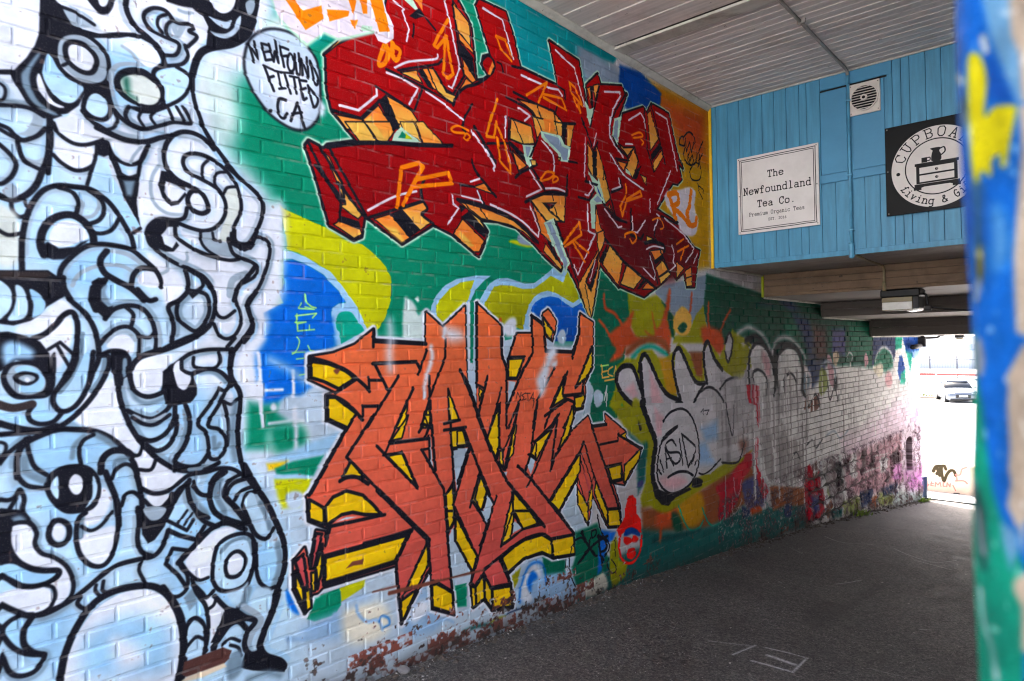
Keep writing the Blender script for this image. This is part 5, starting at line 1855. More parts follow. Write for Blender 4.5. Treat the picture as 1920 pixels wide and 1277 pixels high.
# rubble stones under the brick courses
def stone(y0, y1, z0, z1, seed):
    r = random.Random(seed); bm = bmesh.new()
    n = 9; cy, cz = (y0+y1)/2, (z0+z1)/2; ry, rz = (y1-y0)/2, (z1-z0)/2
    rings = []
    for x, s in ((-.03, 1.03), (r.uniform(-.004, .008), 1.02), (r.uniform(.006, .022), .86), (r.uniform(.008, .028), .42)):
        ringv = []
        for k in range(n):
            a = 2*math.pi*(k+.5*r.random())/n
            ca, sa = math.cos(a), math.sin(a); q = max(abs(ca), abs(sa))**.75
            ringv.append(bm.verts.new((x+r.uniform(-.008, .008), cy+ca/q**.9*ry*s*r.uniform(.95, 1.03), cz+sa/q*rz*s*r.uniform(.95, 1.03))))
        rings.append(ringv)
    for a, b in zip(rings, rings[1:]):
        for k in range(n): bm.faces.new((a[k], a[(k+1) % n], b[(k+1) % n], b[k]))
    bm.faces.new(rings[-1])
    V = [tuple(v.co) for v in bm.verts]; bm.verts.index_update(); Fs = [tuple(v.index for v in f.verts) for f in bm.faces]; bm.free(); return V, Fs
r = random.Random(44); z = STONE_TOP
row = 0
while z > -1.9:
    h = r.uniform(.15, .27); y = 8.95+r.uniform(0, .05)
    while y < END-.05:
        L = r.uniform(.2, .5); y1 = min(y+L, END-.01); zt, zb = z, z-h
        top = STONE_TOP
        inslot = y1 > SLOT[0]-.06 and y < SLOT[1]+.06 and zt > SLOT[2]-.07
        if zb < top-.03 and zt > ground((y+y1)/2)-.02 and not inslot and y1-y > .1:
            V, Fs = stone(y+.008, y1-.008, max(zb+.008, -3), min(zt, top)-.008, int(y*97+row*13))
            fix_normals(mesh_obj('stone', V, Fs, M_BRICK, wall, loc=-WO))
        y = y1
    z -= h; row += 1
# ----------------------------------------------------------------- ground
def asphalt():
    n = NT('asphalt')
    big = n.noise(.55, 5, .6, None, .4); mid = n.noise(7, 5, .6); fin = n.noise(170, 3, .7)
    v = n.n('ShaderNodeTexVoronoi'); v.inputs['Scale'].default_value = 42; n.l(n.pos(), v.inputs['Vector'])
    base = n.ramp(big, [(.34, (.050, .048, .047)), (.50, (.084, .081, .079)), (.64, (.126, .122, .118))])
    base = n.mix(.55, base, n.ramp(mid, [(.3, (.046, .044, .042)), (.7, (.108, .102, .098))]))
    agg = n.ramp(fin, [(.40, (.35,)*3), (.64, (1.75,)*3)])
    base = n.mix(.85, base, agg, 'MULTIPLY')
    base = n.mix(.9, base, n.ramp(n.noise(62, 2, .6), [(.36, (.35,)*3), (.66, (1.85, 1.8, 1.72))]), 'MULTIPLY')
    base = n.mix(.8, base, n.ramp(n.noise(21, 4, .75), [(.34, (.55,)*3), (.66, (1.5, 1.47, 1.43))]), 'MULTIPLY')
    spk = n.math('MULTIPLY', n.math('LESS_THAN', v.outputs['Distance'], .15), n.math('GREATER_THAN', n.noise(19, 2), .57))
    base = n.mix(n.math('MULTIPLY', spk, .75), base, (.46, .45, .44))
    # damp stain and chalk, drawn on the ground plan
    sep = n.n('ShaderNodeSeparateXYZ'); n.l(n.pos(), sep.inputs[0]); cb = n.n('ShaderNodeCombineXYZ')
    n.l(n.math('DIVIDE', n.math('SUBTRACT', sep.outputs[0], GC.y0), GC.y1-GC.y0), cb.inputs[0]); n.l(n.math('DIVIDE', n.math('SUBTRACT', sep.outputs[1], GC.z0), GC.z1-GC.z0), cb.inputs[1])
    t = n.n('ShaderNodeTexImage', image=IM_G, extension='EXTEND'); t.image.colorspace_settings.name = 'Non-Color'; n.l(cb.outputs[0], t.inputs[0])
    s2 = n.n('ShaderNodeSeparateColor'); n.l(t.outputs[0], s2.inputs[0])
    base = n.mix(n.math('MULTIPLY', s2.outputs[1], .42), base, (.022, .021, .021))
    ch = n.math('MULTIPLY', s2.outputs[0], n.ramp(n.noise(60, 4, .7), [(.34, (0, 0, 0)), (.54, (1, 1, 1))]))
    base = n.mix(n.math('MULTIPLY', ch, .95), base, (.60, .60, .61))
    n.bump(n.math('ADD', n.math('MULTIPLY', fin, .6), n.math('MULTIPLY', mid, .8)), .55, .008)
    return n.done(base, n.ramp(mid, [(.3, (.58,)*3), (.7, (.8,)*3)]), 0, .45)
GC = Canvas(0, 3.2, 2, 10, 170, 110)
def gmap(px):
    out = []
    for x, y in px:
        d = RAY(x, y); t = (-.3-CAM[2])/d[2]
        for _ in range(12):
            p = CAM+d*t; t = (ground(p[1])-CAM[2])/d[2]
        out.append((p[0], p[1]))
    return np.array(out)
GCOL = dict(ch=(255, 0, 0), st=(0, 255, 0), s2=(0, 120, 0), c2=(120, 0, 0), K=(0, 0, 0))
TILES['GR'] = (1280, 852, 3.0)
run_paint('''
T GR
c st@10 690,900 720,850 800,820 900,830 980,790 1040,740 1180,700 1080,770 960,860 860,940 780,980 700,970
c s2@14 600,960 720,1010 800,1080 740,1150 640,1080
c s2@20 1380,1180 1560,1150 1620,1250 1450,1290
c s2@24 300,560 500,540 450,620 320,610
s ch@2 9 470,1085 560,1105 700,1140 620,1225
s ch@2 14 390,1165 620,1225
s ch@3 22 480,1130 630,1180
s ch@2 8 410,1070 280,1130
s c2@3 8 150,1050 400,1075
k ch@1 4 800,455 900,490 1080,505
s c2@1 5 780,415 1000,440
k ch@1 4 1190,530 1300,580 1420,615 1540,600
s c2@1 5 1080,570 1240,595
s ch@1 4 1300,600 1520,660
s c2@1 4 980,395 1180,430
s c2@1 4 1040,1190 1260,1240
s c2@1 5 600,520 680,560
k st@.8 3 60,900 260,860 420,900 640,840 860,860
k st@.8 2.5 1000,1277 1080,1100 1180,1040 1240,900 1380,800
k st@.8 2.5 640,840 700,760 820,640 900,520
c s2@26 40,700 300,660 420,760 200,820
c s2@22 900,600 1150,560 1240,640 1000,680
c s2@18 200,960 360,940 340,1010 220,1020
s c2@2 10 860,720 1000,700
s ch@1.5 5 1330,980 1390,985
s c2@2 7 520,700 560,720
''', [GC], GCOL, TILES, gmap, lambda px: .004)
IM_G = canvas_image('ground_marks', GC)
M_ASPH = asphalt()
ys = [-60, -30, -12]+[y*.5 for y in range(-16, 40)]+[24, 30, 40, 55, 90, 160, 400, 900]
xs = [-500, -120, -30, -8, -2, -.6, 0, .5, 1, 1.5, 2, 2.6, 3.2, 5, 10, 40, 150, 500]
V = [(x, y, ground(y)+(.012*math.sin(x*2.1+y*1.3)+.008*math.sin(y*2.9-x) if -1 < x < 4 and 0 < y < 16 else 0)) for y in ys for x in xs]
nx = len(xs)
Fs = [(j*nx+i, j*nx+i+1, (j+1)*nx+i+1, (j+1)*nx+i) for j in range(len(ys)-1) for i in range(nx-1)]
tag(mesh_obj('ground', V, Fs, M_ASPH, None, True), kind='structure')
M_PALE = simple('sunlit_concrete', (174, 174, 174), .85, var=.08, scale=2)
V = [(x, y, ground(y)+.03) for y in (15.12, 17, 20, 30, 40, 54.9) for x in (-60, 60)]  # pale sheet brought up to the passage mouth to bounce light inside
tag(mesh_obj('car_park', V, [(2*j, 2*j+1, 2*j+3, 2*j+2) for j in range(5)], M_PALE), kind='structure')
V = [(x, y, ground(y)+.05) for y in (60, 70, 90, 160) for x in (-90, 60)]
tag(mesh_obj('quay', V, [(2*j, 2*j+1, 2*j+3, 2*j+2) for j in range(3)], M_PALE), kind='structure')

# ----------------------------------------------------------------- timber: blue wall, ceiling, stepped soffits
M_BLUE = simple('blue_paint', (72, 144, 178), .5, var=.2, scale=3, bump=.25, bscale=40, streak=(9, 9, .8))
M_BLUE2 = simple('blue_paint_panel', (70, 142, 180), .5, var=.10, scale=2, bump=.2, bscale=30)
def greypaint(name, rgb, dirt=.5, stretch=(1.2, 30, 30), grime=(.19, .13, .08)):
    n = NT(name); c = lin(rgb)
    f = n.noise(1.0, 5, .6, n.mapping(stretch)); d = n.noise(2.2, 5, .7, None, .6); p = n.noise(16, 3, .6)
    col = n.ramp(f, [(.3, tuple(v*.82 for v in c)), (.7, tuple(min(.85, v*1.12) for v in c))])
    col = n.mix(n.math('MULTIPLY', n.ramp(d, [(.5, (0, 0, 0)), (.72, (1, 1, 1))]), dirt), col, grime)
    col = n.mix(n.ramp(p, [(.70, (0, 0, 0)), (.74, (.75,)*3)]), col, (.045, .035, .03))
    n.bump(n.noise(1.0, 4, .6, n.mapping((4, 90, 90))), .3, .004)
    return n.done(col, .62, 0, .3)
M_CEIL = greypaint('ceiling_paint', (224, 216, 211), .26)
M_SOFF = greypaint('soffit_paint', (168, 160, 154), .55)
M_RISER = greypaint('riser_timber', (136, 111, 88), .8, (1.0, 24, 24), (.12, .075, .045))
M_RISD = greypaint('riser_dark', (112, 102, 95), .6, (1.0, 24, 24), (.06, .05, .045))
M_TRIM = greypaint('trim_paint', (200, 196, 186), .7, (1.5, 6, 20), (.14, .11, .06))
M_YEL = simple('yellow_trim', (226, 178, 20), .5, var=.12)
M_YELG = simple('lime_trim', (176, 186, 20), .5, var=.12)
BY = 6.48
RWX = 3.105          # face of the opposite wall
bw = empty('timber_wall', (1.5, BY, 2.42)); tag(bw, 'sky blue vertical board wall above the low passage, carrying two shop signs', 'timber wall')
def cz(y): return 4.13+(y-3.74)*(4.03-4.13)/(6.48-3.74)       # underside of the high ceiling
edges = [.012, .075, .193, .313, .426, .541, .654, .769, .886, .953, 1.071, 1.19, 1.31, 1.43, 1.55, 1.66, 1.725, 1.789, 1.906, 2.016, 2.13, 2.25, 2.37, 2.49, 2.61, 2.73, 2.85, 2.97, RWX+.1]
rb = random.Random(3)
OB = -Vector(bw.location)
for a, b in zip(edges, edges[1:]):
    d = rb.uniform(-.0015, .0015)
    mb = MB(); mb.box(a+.0016, b-.0016, BY+d, BY+.024, 2.425, cz(BY)-.002, .0015); mb.obj('board', M_BLUE, bw, loc=OB)
mb = MB(); mb.box(.0, RWX+.1, BY+.025, BY+.05, 2.425, 4.2); mb.obj('backing', simple('dark_gap', (30, 52, 66), .9), bw, loc=OB)
for nm, (x0, x1, z0, z1, m) in {'hatch_panel': (1.078, 1.298, 3.145, 3.885, M_BLUE2), 'hatch_panel2': (1.345, 1.60, 3.145, 3.885, M_BLUE2)}.items():
    mb = MB(); mb.box(x0, x1, BY-.012, BY-.0016, z0, z1, .002); mb.obj('hatch_panel', m, bw, loc=OB)
for x0, x1, z0, z1, t in ((1.075, 1.30, 3.065, 3.14, .018), (1.335, 1.60, 3.068, 3.14, .018), (1.075, 1.66, 3.905, 4.015, .010)):
    mb = MB(); mb.box(x0, x1, BY-t, BY-.0016, z0, z1, .003); mb.obj('rail', M_BLUE2, bw, loc=OB)
mb = MB(); mb.box(1.075, 1.62, BY-.004, BY-.0018, 3.888, 3.903); mb.obj('gap_shade_strip', simple('gap_shade', (14, 16, 18), .9), bw, loc=OB)  # solid black strip stands in for the shade above the hatch
mb = MB(); mb.box(.0, RWX+.1, BY-.014, BY-.0025, 2.405, 2.452, .002); mb.obj('bottom_rail', M_BLUE, bw, loc=OB)
mb = MB(); mb.box(.0, RWX+.1, BY-.02, BY-.003, cz(BY)-.016, cz(BY)-.001, .002); mb.obj('top_bead', M_TRIM, bw, loc=OB)
mb = MB(); mb.box(.004, .034, BY-.03, BY-.0155, 2.40, cz(BY)-.018, .003); mb.obj('corner_strip', M_YEL, bw, loc=OB)

ceil = mesh_obj('ceiling', *(lambda m: (m.V, m.F))((lambda m: (m.box(.003, RWX+.1, 3.40, BY+.05, 4.24, 4.30), m)[1])(MB())), simple('ceiling_deck', (90, 84, 78), .9))
tag(ceil, kind='structure')
y = BY-.001; k = 0
while y > 3.5:
    w = .225 if y < 4.79 else .088
    if 4.78 < y < 4.96: w = .15
    a, b = y-w, y
    ab = cz((a+b)/2)+rb.uniform(-.0015, .0015)
    if 4.78 < y < 4.96: ab -= .022
    mb = MB(); mb.box(.004, RWX+.1, a+.0018, b-.0018, ab, ab+.02)
    mb.obj('ceiling_board', M_TRIM if 4.78 < y < 4.96 else M_CEIL, ceil); y = a
mb = MB()
mb.prism([(.002, 0), (.045, 0), (.045, -.014), (.012, -.05), (.002, -.05)], 1, 3.42, BY-.032)
for i, v in enumerate(mb.V): mb.V[i] = (v[0], v[1], v[2]+cz(v[1])-.003)
fix_normals(mb.obj('cornice', M_TRIM, ceil))
up = empty('added_sun_block', (1.6, 8, 4.35)); tag(up, 'unseen upper block added over the passage to keep out sun and sky light', 'building')  # unseen mass added over the boards to block sun and skylight
mb = MB(); mb.box(.001, 3.9, 3.38, BY+.06, 4.31, 9.0); mb.box(.001, 3.9, BY+.061, END+.02, 2.62, 9.0); mb.obj('wall', simple('render_wall', (170, 160, 148), .9), up, loc=-Vector(up.location))

soff = empty('stepped_soffit', (1.5, 10, 2.0)); tag(soff, 'grey boarded underside of the passage stepping down in three risers', 'soffit')
steps = [(BY+.052, 7.70, 2.42), (7.70, 9.62, 2.17), (9.62, 11.80, 1.985), (11.80, END, 1.73)]
OS = -Vector(soff.location)
for si, (a, b, z) in enumerate(steps):
    n = max(2, round((b-a)/.62))
    for k in range(n):
        y0, y1 = a+(b-a)*k/n, a+(b-a)*(k+1)/n
        mb = MB(); mb.box(.004, RWX+.1, y0+.002, y1-.002, z+rb.uniform(0, .002), z+.02, .002); mb.obj('soffit_board', M_SOFF, soff, loc=OS)
    mb = MB(); mb.box(.004, .03, a+.02, b-.03, z-.022, z-.001, .004); mb.obj('edge_bead', M_TRIM if si != 3 else M_TRIM, soff, loc=OS)
    if si < 3:
        zt, zb = z, steps[si+1][2]; m = M_RISER if si == 0 else M_RISD
        hs = [zb-.004, zb+.03, zb+(zt-zb)*.45, zb+(zt-zb)*.72, zt-.002] if si == 0 else [zb-.004, zb+(zt-zb)*.5, zt-.002]
        for q, (p0, p1) in enumerate(zip(hs, hs[1:])):
            mb = MB(); mb.box(.030, RWX+.1, b-.022-(.008 if (si == 0 and q == 0) else 0), b-.001, p0+.0012, p1-.0012, .003); mb.obj('riser_board', m, soff, loc=OS)
        mb = MB(); mb.box(.003, .028, b-.034, b-.001, zb-.006, zt-.003, .003); mb.obj('end_strip', M_YELG if si == 0 else M_RISD, soff, loc=OS)
mb = MB(); mb.box(.0, RWX+.1, BY+.06, END, 2.50, 2.60); mb.obj('deck', simple('soffit_deck', (60, 56, 52), .95), soff, loc=OS)
mb = MB(); mb.box(.0, RWX+.1, END-.12, END-.004, 1.745, 2.5); mb.obj('end_beam', M_RISD, soff, loc=OS)

# ----------------------------------------------------------------- opposite wall, only its near corner shows
PC = Canvas(3.09, 3.30, 1.2, 2.1, 1500, 900)
PY = .55
TILES['P1'] = (1740, 0, 1.9953); TILES['P2'] = (1740, 637, 1.9953)
PCOL = dict(bl=(0, 112, 232), bd=(0, 84, 200), lt=(120, 184, 236), ta=(232, 208, 184), ta2=(240, 220, 200), gr=(0, 172, 140), gd=(0, 140, 116), ye=(246, 232, 0), yd=(168, 140, 0), dk=(44, 60, 70), gy=(170, 176, 190), wh=(222, 232, 240), K=(20, 20, 24))
def pmap(px): return np.array([on_plane(x, y, 1, PY)[[0, 2]] for x, y in px])
PC.a[:] = PCOL['bl']
run_paint('''
T P1
f bl 60,-200 500,-200 500,1400 60,1400
f lt@6 190,-60 340,-60 350,380 330,400 230,130
f bd@12 200,130 330,400 220,360
f ta@5 300,-80 600,-80 600,400 350,380 340,200 310,130
f ta@5 340,400 600,300 600,1400 330,1240 320,960 350,560
f dk@8 106,380 130,330 150,440 120,480
f bd@10 120,480 170,640 160,860 130,900
c ye@4 145,230 170,195 200,220 220,300 212,430 250,400 320,395 330,420 310,520 290,620 270,620 270,580 240,600 235,660 200,640 190,690 165,660 150,450
f yd@5 165,680 205,690 205,1020 195,1060 180,1020 175,800
k gy@4 16 185,1050 175,1120
k wh@4 18 205,140 215,190
k wh@4 16 100,270 120,300
c lt@20 250,780 290,900 260,1000
k bd@14 30 190,700 200,900
T P2
f gr@5 100,-40 165,-20 170,120 200,250 215,400 240,560 270,660 300,720 330,780 360,860 360,1400 90,1400
f ta@4 355,20 600,-40 600,560 330,700 295,620 310,540 300,480 305,400 295,250 300,180 290,140
f ta2@4 310,560 330,600 360,620 360,800
f lt@6 270,680 330,720 340,780 310,860 280,760
f ta@5 320,900 380,860 600,900 600,1300 350,1160 350,1000 320,940
k gy@5 26 180,10 190,80 185,120
c gy@8 150,520 170,560 160,620 145,580
c dk@10 170,560 205,640 215,780 205,860 180,720
k gy@5 14 180,640 195,740 205,800
k wh@5 14 190,940 205,1060 240,1160 255,1270
c gd@16 220,980 300,1100 260,1220
k lt@5 14 150,330 155,420
''', [PC], PCOL, TILES, pmap, lambda px: .00044)
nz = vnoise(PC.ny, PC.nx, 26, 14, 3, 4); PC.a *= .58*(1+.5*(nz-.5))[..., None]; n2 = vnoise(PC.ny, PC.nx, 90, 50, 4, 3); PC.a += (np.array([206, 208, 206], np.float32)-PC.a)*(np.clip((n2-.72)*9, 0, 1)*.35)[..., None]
IM_P = canvas_image('corner_paint', PC)
n = NT('painted_corner'); sep = n.n('ShaderNodeSeparateXYZ'); n.l(n.pos(), sep.inputs[0]); cb = n.n('ShaderNodeCombineXYZ')
n.l(n.math('DIVIDE', n.math('SUBTRACT', sep.outputs[0], PC.y0), PC.y1-PC.y0), cb.inputs[0]); n.l(n.math('DIVIDE', n.math('SUBTRACT', sep.outputs[2], PC.z0), PC.z1-PC.z0), cb.inputs[1])
t = n.n('ShaderNodeTexImage', image=IM_P, extension='EXTEND'); n.l(cb.outputs[0], t.inputs[0])
n.bump(n.noise(55, 5, .7), .9, .012); M_CORN = n.done(t.outputs[0], .7, 0, .1)
rw = empty('corner_wall', (RWX+.25, 6, ground(6))); tag(rw, 'rough wall corner painted blue, green and yellow at the mouth of the passage', 'wall')
ORW = -Vector(rw.location)
V, Fs = [], []; r = random.Random(9); zs = [-.3+.06*k for k in range(80)]
prof = [(PY+.5, 0), (PY+.05, .0), (PY+.014, .002), (PY+.003, .008), (PY, .018), (PY, .10), (PY, .25), (PY, .6)]
for z in zs:
    w = .0022*math.sin(z*9)+.0016*math.sin(z*23+1)+r.uniform(-.001, .001)
    for (yy, xx) in prof: V.append((RWX+.002+xx+w*(1 if xx < .05 else .3), yy+r.uniform(-.001, .001), z))
m = len(prof)
for j in range(len(zs)-1):
    for i in range(m-1): Fs.append((j*m+i, j*m+i+1, (j+1)*m+i+1, (j+1)*m+i))
fix_normals(mesh_obj('corner_face', V, Fs, M_CORN, rw, True, ORW))
mb = MB(); mb.box(RWX+.012, RWX+.55, PY+.03, END, -2.2, 4.45); mb.obj('wall_body', simple('far_side_paint', (150, 146, 144), .8, var=.3, scale=1.5), rw, loc=ORW)
# ----------------------------------------------------------------- signs
def stroke_font():
    """typewriter-like strokes on a 10 x 14 cell, with slab serifs drawn as short bars"""
    G = {
    'T': 'M1,14 9,14 M1,14 1,11 M9,14 9,11 M5,14 5,0 M3,0 7,0', 'h': 'M2,14 2,0 M0.5,14 2,14 M0.5,0 3.5,0 M2,7 4,9 6,9 8,7 8,0 M6.5,0 9.5,0',
    'e': 'M1,5 9,5 9,7 7,9 3,9 1,7 1,3 3,0 7,0 9,2', 'N': 'M2,0 2,14 8,0 8,14 M0.5,14 2,14 M0.5,0 3.5,0 M6.5,14 9.5,14', 'w': 'M1,9 3,0 5,8 7,0 9,9 M0,9 2.5,9 M7.5,9 10,9',
    'f': 'M8,12 7,14 5,14 4,12 4,0 M1.5,9 7.5,9 M2,0 6.5,0', 'o': 'M3,9 7,9 9,7 9,2 7,0 3,0 1,2 1,7 3,9', 'u': 'M0.5,9 2,9 2,2 4,0 6,0 8,2 M8,9 8,0 9.5,0 M6.5,9 8,9',
    'n': 'M2,9 2,0 M0.5,9 2,9 M0.5,0 3.5,0 M2,7 4,9 6,9 8,7 8,0 M6.5,0 9.5,0', 'd': 'M8,14 8,0 9.5,0 M6.5,14 8,14 M8,7 6,9 3,9 1,7 1,2 3,0 6,0 8,2', 'l': 'M3,14 5,14 5,0 M2,0 8,0',
    'a': 'M2,8 4,9 6,9 8,7 8,0 9.5,0 M8,5 4,5 1.5,4 1.5,1 3,0 6,0 8,2', 'C': 'M9,11 7,14 4,14 1,11 1,3 4,0 7,0 9,3 M9,14 9,10', '.': 'M4.6,.6 5.4,.6', 'P': 'M2,0 2,14 7,14 9,12 9,8 7,6.5 2,6.5 M0.5,0 4.5,0 M0.5,14 2,14',
    'r': 'M3,9 3,0 M1,9 3,9 M1,0 6,0 M3,6 5,9 7,9 8.5,8', 'm': 'M1,9 1,0 M1,8 3,9 5,8 5,0 M5,8 7,9 9,8 9,0', 'i': 'M2.5,9 5,9 5,0 M2,0 8,0 M5,12.5 5,13', 'O': 'M3,14 7,14 9,11 9,3 7,0 3,0 1,3 1,11 3,14',
    'g': 'M8,9 8,-3 6,-5 3,-5 M8,9 9.5,9 M8,7 6,9 3,9 1,7 1,2 3,0 6,0 8,2', 'c': 'M8.5,7 7,9 3,9 1,7 1,2 3,0 7,0 9,2', 's': 'M8,8 6,9 3,9 1.5,7.5 3,5 7,4.5 8.5,2.5 7,0 3,0 1.5,1', 'E': 'M2,0 2,14 9,14 9,11 M2,7 6,7 M2,0 9,0 9,3 M.5,0 2,0 M.5,14 2,14',
    'S': 'M8.5,11 7,14 3,14 1,11 3,7.5 7,6.5 9,3 7,0 3,0 1,3', '2': 'M1.5,11 3,14 7,14 9,11 8,8 1,0 9,0', '0': 'M3,14 7,14 9,11 9,3 7,0 3,0 1,3 1,11 3,14', '1': 'M2.5,11 5,14 5,0 M2,0 8,0', '6': 'M8,13 5,13 2,8 1,4 3,0 7,0 9,3 7,7 3,7 1,4',
    'U': 'M0,14 4,14 M2,14 2,4 4,0 6,0 8,4 8,14 M6,14 10,14', 'B': 'M2,0 2,14 7,14 8.5,12 8.5,9 6.5,7.5 2,7.5 M6.5,7.5 9,5.5 9,2 7,0 0.5,0 M0.5,14 2,14', 'A': 'M0,0 3,0 M1,0 5,14 9,0 M7,0 10,0 M2.7,5 7.3,5', 'R': 'M2,0 2,14 7,14 9,12 9,9 7,7 2,7 M6,7 9.5,0 M0.5,0 4,0 M.5,14 2,14', 'D': 'M2,0 2,14 6,14 9,10 9,4 6,0 0.5,0 M0.5,14 2,14',
    '&': 'M9,1 3,10 3.5,13 6,13.5 7,11 5,8.5 1.5,5 1.5,1.5 4,0 7,1 9,5', 'L': 'M7,13 5.5,14 4,12 3,4 1,0 3,1 6,0 9,2 M1.5,9 4,10', 'v': 'M1,8 2.5,9 4,0 8,8 9,8', 'G': 'M8,12 5,14 2,11 1,5 3,0 6,0 8,4 8,7 5,6', 't': 'M4,13 4,2 5,0 7,1 M2,9 7,9', 'y': 'M1,9 3,2 6,2 M8,9 5,-4 2,-4'}
    out = {}
    for k, v in G.items(): out[k] = [np.array([tuple(map(float, p.split(','))) for p in seg.split()]) for seg in v.split('M') if seg.strip()]
    return out
FONT = stroke_font()
def text(cv, s, x, z, h, w, adv, col, lw, slant=0):
    """centred on x, baseline z"""
    x0 = x-adv*len(s)/2+(adv-w)/2
    for i, ch in enumerate(s):
        for P in FONT.get(ch, []):
            Q = np.column_stack([x0+i*adv+(P[:, 0]+slant*P[:, 1])/10*w, z+P[:, 1]/14*h]); cv.stroke(Q, lw, col, .0006)
def text_arc(cv, s, c, r, a0, a1, h, w, col, lw, inward=False):
    for i, ch in enumerate(s):
        a = a0+(a1-a0)*(i/(len(s)-1))
        for P in FONT.get(ch, []):
            u = (P[:, 0]-5)/10*w; v = P[:, 1]/14*h-h/2
            if inward: rr = r-v; th = a+u/r
            else: rr = r+v; th = a-u/r
            cv.stroke(np.column_stack([c[0]+rr*np.cos(th), c[1]+rr*np.sin(th)]), lw, col, .0006)
def image_mat(name, cv, plane_axes=(0, 2), rough=.45):
    im = canvas_image(name, cv); n = NT(name); sep = n.n('ShaderNodeSeparateXYZ'); n.l(n.pos(), sep.inputs[0]); cb = n.n('ShaderNodeCombineXYZ')
    n.l(n.math('DIVIDE', n.math('SUBTRACT', sep.outputs[plane_axes[0]], cv.y0), cv.y1-cv.y0), cb.inputs[0]); n.l(n.math('DIVIDE', n.math('SUBTRACT', sep.outputs[plane_axes[1]], cv.z0), cv.z1-cv.z0), cb.inputs[1])
    t = n.n('ShaderNodeTexImage', image=im, extension='EXTEND'); n.l(cb.outputs[0], t.inputs[0])
    d = n.noise(5, 5, .6); col = n.mix(n.math('MULTIPLY', n.ramp(d, [(.45, (0, 0, 0)), (.75, (1, 1, 1))]), .22), t.outputs[0], (.35, .32, .29), 'MULTIPLY')
    return n.done(col, rough, 0, .15)
M_STEEL = simple('screw_steel', (120, 118, 112), .4, .8)
def sign(name, x0, x1, z0, z1, cv, label):
    o = empty(name, ((x0+x1)/2, BY-.03, z0)); tag(o, label, 'sign')
    off = -Vector(o.location)
    mb = MB(); mb.box(x0, x1, BY-.030, BY-.020, z0, z1, .0015); mb.obj('panel', image_mat(name+'_print', cv), o, loc=off)
    for px in (x0+.018, x1-.018):
        for pz in (z0+.018, z1-.018, (z0+z1)/2):
            mb = MB(); mb.tube([(px, BY-.034, pz), (px, BY-.0285, pz)], .0055, 8); mb.obj('screw', M_STEEL, o, loc=off)
    return o
S1 = Canvas(.295, 1.062, 2.70, 3.445, 900, 900); S1.a[:] = (226, 222, 218); k_ = (26, 24, 26)
wob = random.Random(2)
for ins, lw in ((.030, .0065), (.046, .0055)):
    Q = []
    for (xa, za), (xb, zb) in zip([(S1.y0+ins, S1.z0+ins), (S1.y1-ins, S1.z0+ins), (S1.y1-ins, S1.z1-ins), (S1.y0+ins, S1.z1-ins)], [(S1.y1-ins, S1.z0+ins), (S1.y1-ins, S1.z1-ins), (S1.y0+ins, S1.z1-ins), (S1.y0+ins, S1.z0+ins)]):
        for t in np.linspace(0, 1, 9)[:-1]: Q.append((xa+(xb-xa)*t+wob.uniform(-.0025, .0025), za+(zb-za)*t+wob.uniform(-.0025, .0025)))
    S1.stroke(np.array(Q), lw, k_, .001, True)
xc = (S1.y0+S1.y1)/2-.01
text(S1, 'The', xc, 3.215, .060, .046, .053, k_, .0085)
text(S1, 'Newfoundland', xc+.005, 3.075, .066, .046, .0535, k_, .0085)
text(S1, 'Tea Co.', xc, 2.945, .062, .044, .052, k_, .0085)
text(S1, 'Premium Organic Teas', xc, 2.865, .034, .022, .0262, k_, .0042)
text(S1, 'EST. 2016', xc+.01, 2.805, .022, .016, .019, k_, .0032)
sign('shop_sign', .297, 1.06, 2.702, 3.442, S1, 'white square sign with double black border and typewriter lettering for a tea company')
S2 = Canvas(1.60, 2.345, 2.695, 3.445, 900, 900); S2.a[:] = (10, 10, 10)
c2 = (1.975, 3.055)
th = np.linspace(0, 2*math.pi, 120)[:-1]; circ = lambda r: np.column_stack([c2[0]+r*np.cos(th), c2[1]+r*np.sin(th)])
wt, bk = (222, 216, 210), (10, 10, 10)
S2.fill(circ(.328), wt, .001); S2.fill(circ(.228), bk, .001); S2.fill(circ(.219), wt, .001)
text_arc(S2, 'CUPBOARD', c2, .279, math.radians(158), math.radians(24), .075, .062, bk, .008)
text_arc(S2, 'Living & Gift', c2, .275, math.radians(214), math.radians(328), .058, .040, bk, .008, True)
S2.stroke(np.array([(c2[0]-.278, c2[1]-.02), (c2[0]-.277, c2[1]-.02)]), .028, bk, .001)
S2.stroke(np.array([(c2[0]+.278, c2[1]-.02), (c2[0]+.277, c2[1]-.02)]), .028, bk, .001)
def R2(a, b, c, d, col=bk): S2.fill(np.array([(c2[0]+a, c2[1]+c), (c2[0]+b, c2[1]+c), (c2[0]+b, c2[1]+d), (c2[0]+a, c2[1]+d)]), col, .0008)
R2(-.155, .155, .020, .042); R2(-.145, .145, -.125, .025); R2(-.122, .122, -.045, .006, wt); R2(-.122, .122, -.112, -.058, wt)
R2(-.160, .160, -.150, -.128); R2(-.165, -.11, -.175, -.15); R2(.11, .165, -.175, -.15)
S2.fill(np.array([(c2[0]-.165, c2[1]-.175), (c2[0]-.09, c2[1]-.152), (c2[0]+.09, c2[1]-.152), (c2[0]+.165, c2[1]-.175), (c2[0]+.165, c2[1]-.148), (c2[0]-.165, c2[1]-.148)]), bk, .0008)
for zz in (-.020, -.085):
    S2.stroke(np.array([(c2[0], c2[1]+zz), (c2[0]+.001, c2[1]+zz)]), .022, bk, .0008); S2.stroke(np.array([(c2[0]+.003, c2[1]+zz+.003), (c2[0]+.004, c2[1]+zz+.003)]), .008, wt, .0008)
